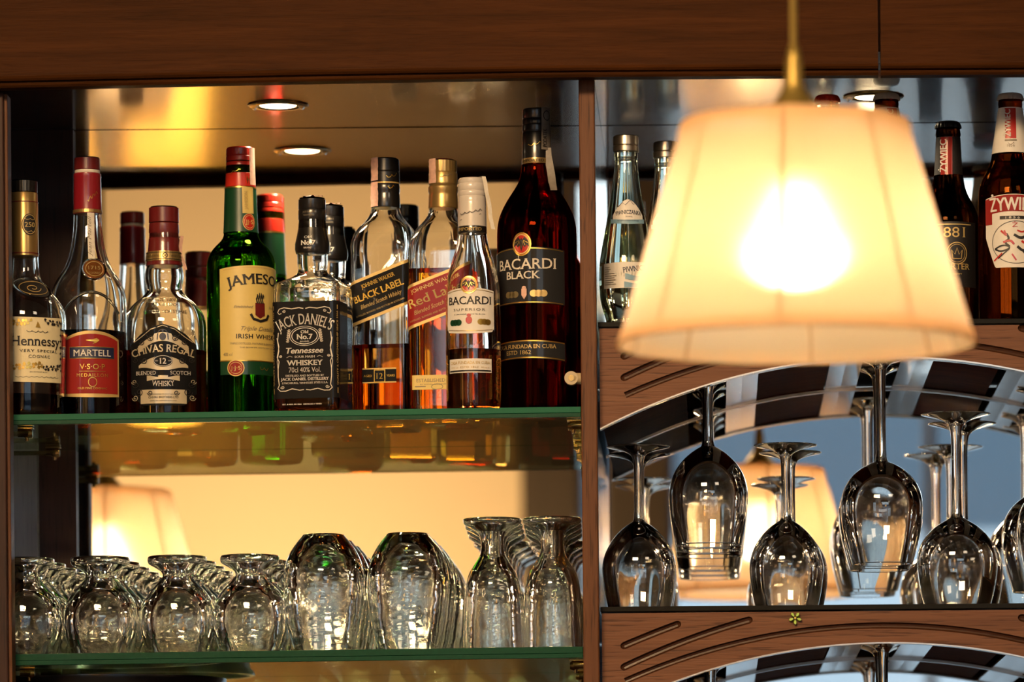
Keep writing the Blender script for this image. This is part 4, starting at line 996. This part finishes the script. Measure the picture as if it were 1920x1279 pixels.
st = b.put('tax_strip', band(18, 42, 204, 284, 6, 6), pbr('grey_tax_strip', (.20, .17, .14), .5, noise=.3), .0018, extra=.0006)
b.print('strip_print', merge(ring(28, 220, 7.5, 9.5, 1.6), T('PODATEK', 28, 262, 34, 8, .02, vert=True)), ink, .0024, parent=st, extra=.0006)
flap(b, 'tax_strip_tail', [(26, 280, -.008), (27, 295, -.008), (30, 310, -.008), (34, 330, -.009), (38, 350, -.012), (42, 362, -.016)], 14, pbr('grey_tax_strip', (.20, .17, .14), .5, noise=.3))
lt = lambda u: 472 + 5 * (u / 75) ** 2
lb = b.put('label', band(-88, 80, lt, lambda u: 577 + 3 * (u / 75) ** 2, 60), charcoal_l, .0005)
b.print('gold_lines', merge(stroke([(u, 474.5 + 5 * (u / 75) ** 2) for u in range(-80, 80, 4)], 1.8), stroke([(u, 575 + 3 * (u / 75) ** 2) for u in range(-80, 80, 4)], 1.8)), gold, .0008, parent=lb)
b.print('lettering', merge(T('BACARDI', 0, 513, 122, 19.5, .012, serif=True), T('BLACK', -4, 531, 68, 14, .02, serif=True)), strip_white, .0009, parent=lb)
b.print('medals', merge(*[disc(x, 559, 7.5, 6.5) for x in (18, 27, 36)]), gold_p, .0009, parent=lb)
b.print('dull_medals', merge(*[disc(x, 560, 7, 6) for x in (-34, -26, -18)]), pbr('dull_gold', (.16, .12, .05), .5), .0009, parent=lb)
b.print('coat_of_arms', merge(band(-5, 5, 550, 562, 4), poly([(-5, 562), (5, 562), (0, 570)]), disc(0, 548, 4, 3)), strip_pink, .0012, parent=lb)
bat(b, -4, 467, 18.5, 22)
l3 = b.put('lower_label', band(-88, 80, lambda u: 646 + 4 * (u / 75) ** 2, lambda u: 680 + 4 * (u / 75) ** 2, 60), charcoal_l, .0005)
b.print('gold_lines', merge(*[stroke([(u, y + 4 * (u / 75) ** 2) for u in range(-86, 80, 4)], 2.2) for y in (647, 678)]), gold, .0008, parent=l3)
b.print('lettering', merge(T('CASA FUNDADA EN CUBA', -2, 661, 124, 7.5, .015, serif=True), T('ESTD 1862', -14, 672, 52, 7.5, .01, serif=True)), gold_p, .0009, parent=l3)
b.put('embossed_signature', script(-46, 30, 612, 14, 1.8, 31, .32), dark_rum, .0010)

# ------------------------------------------------------------------ bottles of the right bay
def crown(b, y, r, mat, h=13):
    n = 63; z = b.z(y + h); rg = []
    mb = MB(); v = []; f = []
    prof = [(0, 1.0, 1), (.3, .98, 1), (.65, .93, .6), (.88, .86, .2), (1.0, .72, 0), (1.0, .0, 0)]
    for t, rr, am in prof:
        for i in range(n):
            a = 2 * pi * i / n; R = r / b.s * (rr + .045 * am * cos(a * 21)); v.append((R * cos(a), R * sin(a), z + t * h / b.s))
    for j in range(len(prof) - 1):
        for i in range(n): a = j * n + i; d = j * n + (i + 1) % n; f.append((a, d, d + n, a + n))
    o = mb.add(v, f).build('crown_cap', mat, b.root, smooth=True, angle=60); return o
def water(px, Y, dy, label):
    k = Y / 5.72; y = lambda v: PY - (PY - v) / k
    b = Bottle('water_bottle', label, 'bottle', px, Y, zR1, [(y(270), 20 / k), (y(292), 22 / k), (y(297), 22.5 / k), (y(301), 20.5 / k), (y(330), 24 / k), (y(360), 28 / k), (y(400), 34.5 / k), (y(440), 42 / k), (y(475), 48.5 / k), (y(495), 51.5 / k), (y(520), 52.5 / k), (y(548), 52 / k), (y(565), 50 / k), (y(582), 46 / k), (y(600), 40 / k)], rot=6, group='mineral water bottles', yref=450)
    b.body(greenish, None)
    b.cap('screw_cap', [(y(254.5), .5), (y(255), 21 / k), (y(257), 23.6 / k), (y(273), 24.2 / k), (y(274.5), 23 / k), (y(276), 24.2 / k), (y(285), 24.2 / k), (y(286), 22.5 / k)], alu, (y(257.5), y(266), .05))
    q = lambda shp: ([(u / k, y(v)) for u, v in shp[0]], shp[1])
    nl = b.put('neck_label', q(band(-31, 31, lambda u: 408 - 30 * max(0, 1 - (abs(u) / 31) ** 1.6), lambda u: 421 + 2 * cos(u / 20), 28)), paper, .0004)
    b.print('blue_band', q(band(-35, 34, lambda u: 415 + 2 * cos(u / 20), lambda u: 423 + 2 * cos(u / 20), 24)), blue_p, .0007, parent=nl)
    b.print('lettering', q(merge(T('PIWNICZANKA', 1, 406, 48, 7.5, .015, arc=120, serif=True), stroke([(-18, 392), (-10, 384), (-5, 389), (4, 380), (10, 388), (15, 385), (22, 394)], 1), T('ZDROJ', 1, 412, 12, 2), T('NATURALNA WODA MINERALNA', 0, 420, 40, 2.5))), navy, .0010, parent=nl)
    bl = b.put('label', q(band(-54, 60, lambda u: 499 - 1.5 * cos(u / 30), 546, 34)), paper, .0004)
    b.print('wave_print', q(merge(band(-8, 58, lambda u: 521 + 3 * sin(u / 9), lambda u: 531 + 2 * sin(u / 9), 24), band(-10, 58, lambda u: 536 + 2 * sin(u / 10), 545.5, 24))), blue_p, .0007, parent=bl)
    b.print('lettering', q(merge(T('PIWNICZANKA', 26, 513, 76, 10, .015, rot=7, serif=True))), navy, .0010, parent=bl)
    b.print('small_print', q(merge(*[band(-50, -50 + [12, 14, 11, 22, 26, 22, 24, 20, 25][i], 506 + i * 4, 507 + i * 4, 5) for i in range(9)])), ink_s, .0010, parent=bl)
water(1175, 5.72, 0, 'mineral water bottle with aluminium screw cap right beside the oak post')
water(1250, 5.766, 0, 'second mineral water bottle, mostly hidden behind the lampshade edge')
def beer(px, Y, rows, mat, capm, captop, label, rot=0, capr=24):
    b = Bottle('beer_bottle', label, 'bottle', px, Y, zR1, rows, rot=rot, group='bottles on the beer shelf', yref=400)
    b.body(mat, None); crown(b, captop, capr, capm); return b
# slim black bottle, small label on the neck
rows1 = [(240, 22), (249, 23), (254, 24), (258, 22), (275, 22.5), (310, 25.5), (340, 28.5), (356, 32), (370, 38), (385, 46), (400, 53), (415, 56), (430, 56.5), (605, 56)]
b = beer(1779, 5.752, rows1, beer_black, black_c, 228.5, 'slim black beer bottle with gold lettering showing beside the lampshade', rot=-4, capr=24.5)
nl = b.put('neck_label', band(-34, 34, 259, 330, 24), ink, .0004)
rp = b.put('red_panel', band(-14, 8, 260, 331, 8), red_l, .0007, parent=nl)
b.print('lettering', T('ŻYWIEC', -2.5, 295.5, 62, 11.5, .03, vert=True), paper, .0020, parent=nl)
bl = b.put('label', band(-60, 60, 423, 545, 40), ink, .0003)
b.print('gold_lettering', merge(T('1881', 6, 452, 54, 19, 0, serif=True), ring(16, 482, 20, 21, 1.6), ring(16, 482, 16, 17, .8), band(-50, 46, 427, 429, 24), T('PORTER', 12, 512, 60, 11, .01, serif=True), stroke([(8, 492), (6, 476), (12, 484), (16, 472), (20, 484), (26, 476), (24, 492), (8, 492)], 1.6), T('BROWAR ZAMKOWY', 0, 522, 50, 3), T('CIESZYN', 0, 530, 26, 3)), gold_p, .0007, parent=bl)
# brown bottle with white neck label
rows2 = [(188, 22), (197, 23), (201, 22), (206, 22.5), (240, 27.5), (275, 33), (292, 35.5), (306, 38.5), (320, 45), (334, 53), (350, 59), (368, 61), (385, 61.5), (605, 61)]
def brown_beer(px, Y, capm, label, rot):
    b = beer(px, Y, rows2, beer_brown, capm, 176, label, rot=rot, capr=25)
    nl = b.sleeve('neck_label', 204, 290, paper, .0005)
    rp = b.put('red_panel', band(-12, 8, 206, 264, 8), red_b, .0009, parent=nl)
    b.print('panel_lettering', T('ŻYWIEC', -2, 235, 52, 10, .03, vert=True), paper, .0022, parent=nl)
    b.print('neck_crown', merge(T('1856', -2, 280, 14, 5), script(-8, 5, 274, 7, .8, 4), band(-13, 9, 266, 269, 4)), ink_s, .0009, parent=nl)
    vp = [(-58, 379), (0, 372), (70, 376), (70, 505), (40, 509), (-32, 507), (-46, 500), (-58, 410)]
    lt = lambda u: 373 + .0016 * u * u
    bl = b.put('label', band(-58, 74, lambda u: 372 + .0022 * u * u, lambda u: 509 if u > -36 else 509 - (-36 - u) * 2.6, 44), paper, .0004)
    b.put('red_banner', merge(band(-58, 74, lambda u: 373.5 + .0022 * u * u, lambda u: 404 + .0022 * u * u, 44), band(-58, -42, 404, 428, 6)), red_l, .0007, parent=bl)
    b.print('banner_lettering', merge(T('ŻYWIEC', -1, 402, 88, 24, .03, arc=420)), paper, .0010, parent=bl)
    b.put('date_plate', band(-26, 22, 413, 419, 14), ink, .0008, parent=bl)
    b.print('date', T('1 8 5 6', -2, 418, 26, 4), paper, .0011, parent=bl)
    b.print('emblem', merge(ring(4, 462, 46, 40, 1, n=50, a0=60, a1=290), stroke(chaikin([(-36, 474), (-20, 466), (-4, 472), (-24, 480), (-36, 474)], 2), 3), stroke(chaikin([(0, 448), (14, 456), (28, 446), (40, 454)], 2), 5), stroke(chaikin([(-14, 446), (-8, 456), (-18, 462), (-8, 470)], 2), 4), stroke(chaikin([(6, 470), (18, 480), (34, 470), (48, 478)], 2), 5), stroke(chaikin([(-30, 492), (-8, 474)], 2), 2.4), stroke(chaikin([(28, 492), (12, 474)], 2), 2.4)), ink, .0008, parent=bl)
    b.print('red_emblem', merge(stroke(chaikin([(-24, 440), (-12, 452), (-18, 440)], 2), 3.4), stroke(chaikin([(6, 440), (16, 444), (24, 438)], 2), 3), stroke(chaikin([(-20, 462), (-6, 458), (0, 466)], 2), 4), stroke(chaikin([(14, 460), (24, 466), (34, 460)], 2), 4), stroke(chaikin([(-38, 496), (-22, 482)], 2), 2.6), stroke(chaikin([(-4, 484), (4, 496)], 2), 3), stroke(chaikin([(20, 484), (34, 498)], 2), 2.6), T('Ż', 2, 434, 10, 8)), red_b, .0009, parent=bl)
    return b
brown_beer(1896, 5.71, pbr('pink_grey_cap', (.56, .53, .50), .35, coat=.3), 'brown beer bottle with white neck and red banner label at the right edge', 1)
brown_beer(1664, 5.738, pbr('pink_grey_cap', (.56, .53, .50), .35, coat=.3), 'brown beer bottle hidden by the lampshade, its pale crown cap showing', 30)
b = beer(1553, 5.70, rows2, clear, red_cap, 179, 'clear bottle hidden by the lampshade, its red crown cap showing', 0)
b.sleeve('neck_label', 230, 290, paper, .0005)
# ------------------------------------------------------------------ glassware (each an upturned glass resting on its rim)
def shell(outer, t, foot):
    """outer: (z, r) from the rim upwards to where the bowl closes; returns full profile list with part marks"""
    o = chaikin(outer, 2); inner = []
    for z, r in o:
        if r - t > .002 and z < o[-1][0] - t * 1.6: inner.append((z, r - t))
    inner = inner[::-1]; top_in = inner[0]
    prof = [(top_in[0] + t * .7, .0002)] + [(top_in[0] + t * .55, top_in[1] * .55)] + inner
    prof += [(o[0][0] - .0005, o[0][1] - t / 2)] + o
    i_bowl = len(prof) - 1
    f = chaikin(foot, 1)
    return prof, i_bowl, prof[:] + f
def part_mesh(prof, n, name):
    v = []; f = []
    for z, r in prof:
        for i in range(n): a = 2 * pi * i / n; v.append((r * cos(a), r * sin(a), z))
    for j in range(len(prof) - 1):
        for i in range(n): a = j * n + i; d = j * n + (i + 1) % n; f.append((a, a + n, d + n, d))
    me = bpy.data.meshes.new(name); me.from_pydata(v, [], f); me.update()
    me.polygons.foreach_set('use_smooth', [True] * len(me.polygons)); return me
class GlassKind:
    """rows in photo px measured on a glass at (cx, Y) whose rim row is y0"""
    def __init__(s, Y, yrim, outer, stem, foot, t=.0012, n=48, mat=None):
        k = Y / F; cv = lambda L: [((yrim - y) * k, r * k) for y, r in L]
        prof, ib, full = shell(cv(outer), t, cv(stem) + cv(foot))
        st = chaikin([prof[-1]] + cv(stem), 1) if stem else [prof[-1]]
        ft = [st[-1]] + cv(foot); ft = [ft[0]] + (chaikin(ft, 1)[1:])
        s.meshes = [('bowl', part_mesh(prof, n, 'bowl'))]
        if stem: s.meshes.append(('stem', part_mesh(st, n, 'stem')))
        if foot: s.meshes.append(('foot' if stem else 'base', part_mesh(ft, n, 'foot' if stem else 'base')))
        for _, m in s.meshes: m.materials.append(mat or stem_glass)
    def place(s, name, x, y, z, label, cat, group, rz=0):
        r = empty(name, (x, y, z), label, cat, group, rz)
        for nm, me in s.meshes:
            o = bpy.data.objects.new(nm, me); COL.objects.link(o); o.parent = r
        return r
ORD = ['front', 'second', 'third', 'rearmost']
# short footed tumblers (brandy glasses), 4 columns x 4 rows
K1 = GlassKind(5.695, 1228, [(1228, 57), (1215, 61.5), (1195, 67), (1175, 70), (1155, 70), (1135, 66.5), (1118, 58), (1104, 46), (1094, 35), (1088, 30)],
    [(1084, 27.5), (1080, 27), (1074, 31)], [(1068, 40), (1062, 52), (1058, 55), (1051, 55.5), (1047, 54), (1046, 50), (1047, 30), (1047.5, .2)], t=.0022, mat=moulded_glass)
# large stemless rounded tumblers
K2 = GlassKind(5.70, 1224, [(1224, 60), (1200, 65), (1170, 70.5), (1140, 75), (1110, 77.5), (1080, 77), (1055, 71), (1035, 62), (1018, 50), (1008, 41)], [], [(1004, 38.5), (1003, 34), (1005, 10), (1005, .2)], t=.0019, mat=moulded_glass)
# tall tulip goblets
K3 = GlassKind(5.695, 1222, [(1222, 57), (1190, 56.5), (1150, 55), (1120, 53), (1095, 49.5), (1078, 44), (1064, 35), (1052, 27), (1044, 23.5)],
    [(1034, 21.5), (1022, 21), (1010, 23), (1002, 28)], [(996, 38), (990, 50), (986, 54.5), (980, 55.5), (977, 54), (976.5, 40), (978, .2)], t=.0020, mat=moulded_glass)
def zl(x): return zL(x) + .0006
cn = ['nearest the dark side post', 'second from the dark side post', 'third from the dark side post', 'fourth from the dark side post']
SPX = [50, 191, 335, 471]
for c, px in enumerate(SPX):
    for r in range(4):
        Y = 5.686 + .0833 * r
        x = P(px, 1200, 5.695).x + .002 * r
        K1.place('brandy_glass', x, Y, zl(x), 'upturned footed brandy glass, %s one in the file %s' % (ORD[r], cn[c]), 'glass', 'upturned footed brandy glasses')
for c, px in enumerate((608, 766)):
    for r in range(3):
        Y = 5.700 + .0925 * r; x = P(px, 1180, 5.70).x + .002 * r
        K2.place('stemless_glass', x, Y, zl(x), 'large upturned stemless glass, %s one in the file %s' % (ORD[r] if r < 2 else 'rearmost', ['next to the brandy glasses', 'next to the tulip goblets'][c]), 'glass', 'large upturned stemless glasses')
for c, px in enumerate((925, 1037)):
    for r in range(4):
        Y = 5.692 + .074 * r; x = P(px, 1180, 5.695).x + .0015 * r * (-1 if c == 0 else -1)
        K3.place('goblet', x, Y, zl(x), 'upturned tulip goblet with thick foot, %s one in the file %s' % (ORD[r], ['beside the stemless glasses', 'beside the oak post'][c]), 'goblet', 'upturned tulip goblets')
# wine glasses
WS = GlassKind(5.72, 1141, [(1141, 58), (1125, 62), (1105, 66), (1080, 69), (1058, 69.5), (1038, 65.5), (1020, 57), (1003, 45), (990, 32), (981, 20), (976, 12)],
    [(971, 9.3), (955, 8.6), (900, 8.4), (866, 8.8), (856, 11.5)], [(850, 14.5), (845, 24), (841.5, 37), (838.5, 52), (837, 58), (836, 59.5), (834.5, 59.5), (834, 57), (835.5, 30), (836, .2)], t=.0011, n=56)
WB = GlassKind(5.72, 1141, [(1141, 61), (1125, 66), (1100, 72), (1072, 76), (1050, 76), (1030, 71.5), (1012, 62), (997, 49), (986, 35), (978, 21), (973, 12.5)],
    [(967, 10), (950, 9.2), (900, 9), (840, 9.2), (814, 10), (802, 13)], [(796, 16.5), (790, 27), (785.5, 42), (782, 57), (780.5, 63.5), (779.5, 65.5), (778, 65.5), (777.5, 63), (779, 30), (780, .2)], t=.0011, n=56)
WH = GlassKind(5.70, 1058, [(1058, 57), (1040, 62), (1010, 70), (980, 76), (952, 78), (930, 75.5), (910, 68), (893, 56), (880, 41), (871, 25), (866, 13)],
    [(860, 10), (840, 9), (780, 8.6), (710, 8.8), (692, 11)], [(685, 16), (680, 27), (676, 40), (673.5, 46.5), (672, 48), (670.5, 48), (670, 46), (671, 20), (672, .2)], t=.0011, n=56)
WH2 = GlassKind(5.70, 1022, [(1022, 62), (1000, 66), (970, 71.5), (940, 74.5), (918, 74), (898, 69.5), (880, 61), (864, 49), (851, 35), (842, 22), (837, 13)],
    [(831, 11), (815, 10), (770, 9.6), (735, 9.8), (724, 12)], [(718, 17), (713, 28), (709, 40), (706.5, 45), (705, 46), (703.5, 46), (703, 44), (704, 20), (705, .2)], t=.0011, n=56)
def wg(K, px, Y, z, label, group, name='wine_glass', yr=1000):
    x = P(px, yr, Y).x; return K.place(name, x, Y, z, label, 'wine glass', group, random.random())
z0 = zR2 + .0006
g1 = 'wine glasses standing upturned on the black shelf'
wg(WS, 1198, 5.718, z0, 'upturned wine glass standing nearest the oak post, front one of two', g1)
wg(WS, 1200, 5.812, z0, 'upturned wine glass standing behind the one nearest the oak post', g1)
wg(WS, 1474, 5.716, z0, 'upturned wine glass standing in front of the lamp reflection, front one of two', g1)
wg(WS, 1483, 5.808, z0, 'upturned wine glass standing behind the one in front of the lamp reflection', g1)
wg(WB, 1794, 5.722, z0, 'large upturned wine glass with tallest stem near the right end of the black shelf', g1)
wg(WB, 1806, 5.835, z0, 'large upturned wine glass standing behind the tallest-stemmed one', g1)
g2 = 'wine glasses hanging in the upper rack'
for r, Y in enumerate((5.702, 5.79, 5.878)):
    x = P(1328, 900, 5.70).x
    z = P(1328, 1022, 5.70).z
    WH2.place('wine_glass', x, Y, z, 'wine glass hanging nearer the oak post, %s of its file' % ['front one', 'middle one', 'rear one'][r], 'wine glass', g2)
for r, Y in enumerate((5.700, 5.80)):
    x = P(1653, 900, 5.70).x; WH.place('wine_glass', x, Y, P(1653, 1058, 5.70).z, 'wine glass hanging between the two pale rails under the lampshade, %s of two' % ['front one', 'rear one'][r], 'wine glass', g2)
for r, Y in enumerate((5.700, 5.83)):
    x = P(1984, 900, 5.70).x - .01 * r; WH.place('wine_glass', x, Y, P(1984, 1096, 5.70).z, 'wine glass hanging at the right edge of the picture, %s of two' % ['front one', 'rear one'][r], 'wine glass', g2)
g3 = 'wine glasses hanging in the lower rack'
dz = P(1660, 1204, YF).z - P(1660, 668, YF).z
for px, K, yr, nm in ((1653, WH, 1058, 'between two pale rails'), (1328, WH2, 1022, 'nearer the oak post')):
    for r, Y in enumerate((5.702, 5.80)):
        p = P(px, yr, 5.70); K.place('wine_glass', P(px, 900, 5.70).x, Y, p.z + dz, 'wine glass hanging at the bottom edge, %s, %s' % (nm, ['front', 'rear'][r]), 'wine glass', g3)

# ------------------------------------------------------------------ pendant lamps over the bar
shade_m, nt, bs, out = new_mat('shade_fabric'); nt.nodes.remove(bs)
tr = nt.nodes.new('ShaderNodeBsdfTranslucent'); df = nt.nodes.new('ShaderNodeBsdfDiffuse'); mx = nt.nodes.new('ShaderNodeMixShader')
tr.inputs[0].default_value = (0.96, 0.64, 0.38, 1); df.inputs[0].default_value = (0.80, 0.66, 0.42, 1); mx.inputs[0].default_value = 0.48
nt.links.new(tr.outputs[0], mx.inputs[1]); nt.links.new(df.outputs[0], mx.inputs[2])
rf = nt.nodes.new('ShaderNodeBsdfRefraction'); rf.inputs['Color'].default_value = (0.97, 0.84, 0.66, 1); rf.inputs['Roughness'].default_value = 0.85; rf.inputs['IOR'].default_value = 1.12
mx2 = nt.nodes.new('ShaderNodeMixShader'); mx2.inputs[0].default_value = 0.33
nt.links.new(mx.outputs[0], mx2.inputs[1]); nt.links.new(rf.outputs[0], mx2.inputs[2]); nt.links.new(mx2.outputs[0], out.inputs[0])
rib_m, nt, bs, out = new_mat('shade_seam'); nt.nodes.remove(bs)
tr = nt.nodes.new('ShaderNodeBsdfTranslucent'); df = nt.nodes.new('ShaderNodeBsdfDiffuse'); mx = nt.nodes.new('ShaderNodeMixShader')
tr.inputs[0].default_value = (0.62, 0.38, 0.12, 1); df.inputs[0].default_value = (0.75, 0.6, 0.38, 1); mx.inputs[0].default_value = 0.45
nt.links.new(tr.outputs[0], mx.inputs[1]); nt.links.new(df.outputs[0], mx.inputs[2]); nt.links.new(mx.outputs[0], out.inputs[0])
LY = 4.31
def pendant(X, dzz, label, power):
    k = LY / F
    zb = P(1494, 648, LY).z + dzz; zt = P(1488, 228, LY).z + dzz; rb = 337 * k; rt = 212 * k
    o = empty('pendant_lamp', (X, LY, zb), label, 'lamp', 'pleated pendant lamps over the bar')
    H = zt - zb; n = 144; seams = 8; ph = .105
    def ringpts(z, r, d=0):
        return [((r + d - .0016 * abs(sin((a * seams / 2)))) * sin(a - ph), -(r + d - .0016 * abs(sin((a * seams / 2)))) * cos(a - ph), z) for a in [2 * pi * i / n for i in range(n)]]
    def skin(name, z0, z1, mat, d0=0, th=.0008, m=6):
        v = []; f = []
        for s_ in (0, 1):
            for j in range(m + 1):
                t = (z0 + (z1 - z0) * j / m); v += ringpts(t, rb + (rt - rb) * t / H, d0 - s_ * th)
        for j in range(m):
            for i in range(n): a = j * n + i; d = j * n + (i + 1) % n; f.append((a, d, d + n, a + n))
        return MB().add(v[:(m + 1) * n], f).build(name, mat, o, smooth=True, angle=0)
    skin('lamp_shade', 0, H, shade_m)
    skin('lower_hem', .0005, .011, shade_m, .0012, m=1); skin('upper_hem', H - .010, H - .0005, shade_m, .0012, m=1)
    for i in range(seams):
        a = 2 * pi * i / seams - ph; mb = MB()
        tube_mb([((rb - .002) * sin(a), -(rb - .002) * cos(a), .002), ((rt - .002) * sin(a), -(rt - .002) * cos(a), H - .002)], .0016, 6, mb)
        mb.build('seam', rib_m, o, smooth=True)
    brz = pbr('antique_brass', (0.30, 0.21, 0.05), 0.4, 0.7)
    for z, r in ((.001, rb - .001), (H - .001, rt - .001)):
        v = [(r * cos(2 * pi * i / 64), r * sin(2 * pi * i / 64), z) for i in range(65)]
        tube_mb(v, .0012, 6, cap=False).build('wire_ring', rib_m, o, smooth=True)
    mb = MB()
    for i in range(3):
        a = 2 * pi * i / 3 + .5; tube_mb([(0, 0, H - .03), (rt * cos(a), rt * sin(a), H - .001)], .0012, 6, mb)
    mb.build('spider_frame', brz, o)
    lathe_obj('canopy_cone', [(H - .055, .018), (H - .005, .018), (H - .004, .026), (H + .010, .022), (H + .018, .0155), (H + .024, .0110), (H + .032, .0080), (H + .047, .0075), (H + .053, .0065), (H + .062, .0045), (H + .066, .0)], brz, o, 24)
    mb = MB(); tube_mb([(0, 0, H + .05), (-.004, 0, 3.9 - zb)], .0028, 8, mb); mb.build('cord', brz, o, smooth=True)
    lathe_obj('bulb', [(H - .125, .001), (H - .122, .015), (H - .105, .029), (H - .085, .030), (H - .065, .018), (H - .055, .014)], pbr('lit_bulb', (1, .9, .7), .3, emis=(1.0, 0.74, 0.40), estr=14), o, 24)
    for du, pz, pw in ((0, .080, power),):
        light('bulb_light', 'POINT', (X + du, LY, zb + pz), pw, (1.0, 0.75, 0.52), size=.028)
    return o
pendant(P(1491, 430, LY).x, 0, 'glowing cream pleated pendant lampshade hanging in front of the right-hand bay', 9.2)
pendant(-0.895, -.024, 'pendant lamp outside the picture, its shade reflected behind the brandy glasses', 11.5)
pendant(1.05, 0, 'extra pendant lamp added for its light, farther along the bar, out of the picture', 10.0)  # unseen third lamp, added for its light
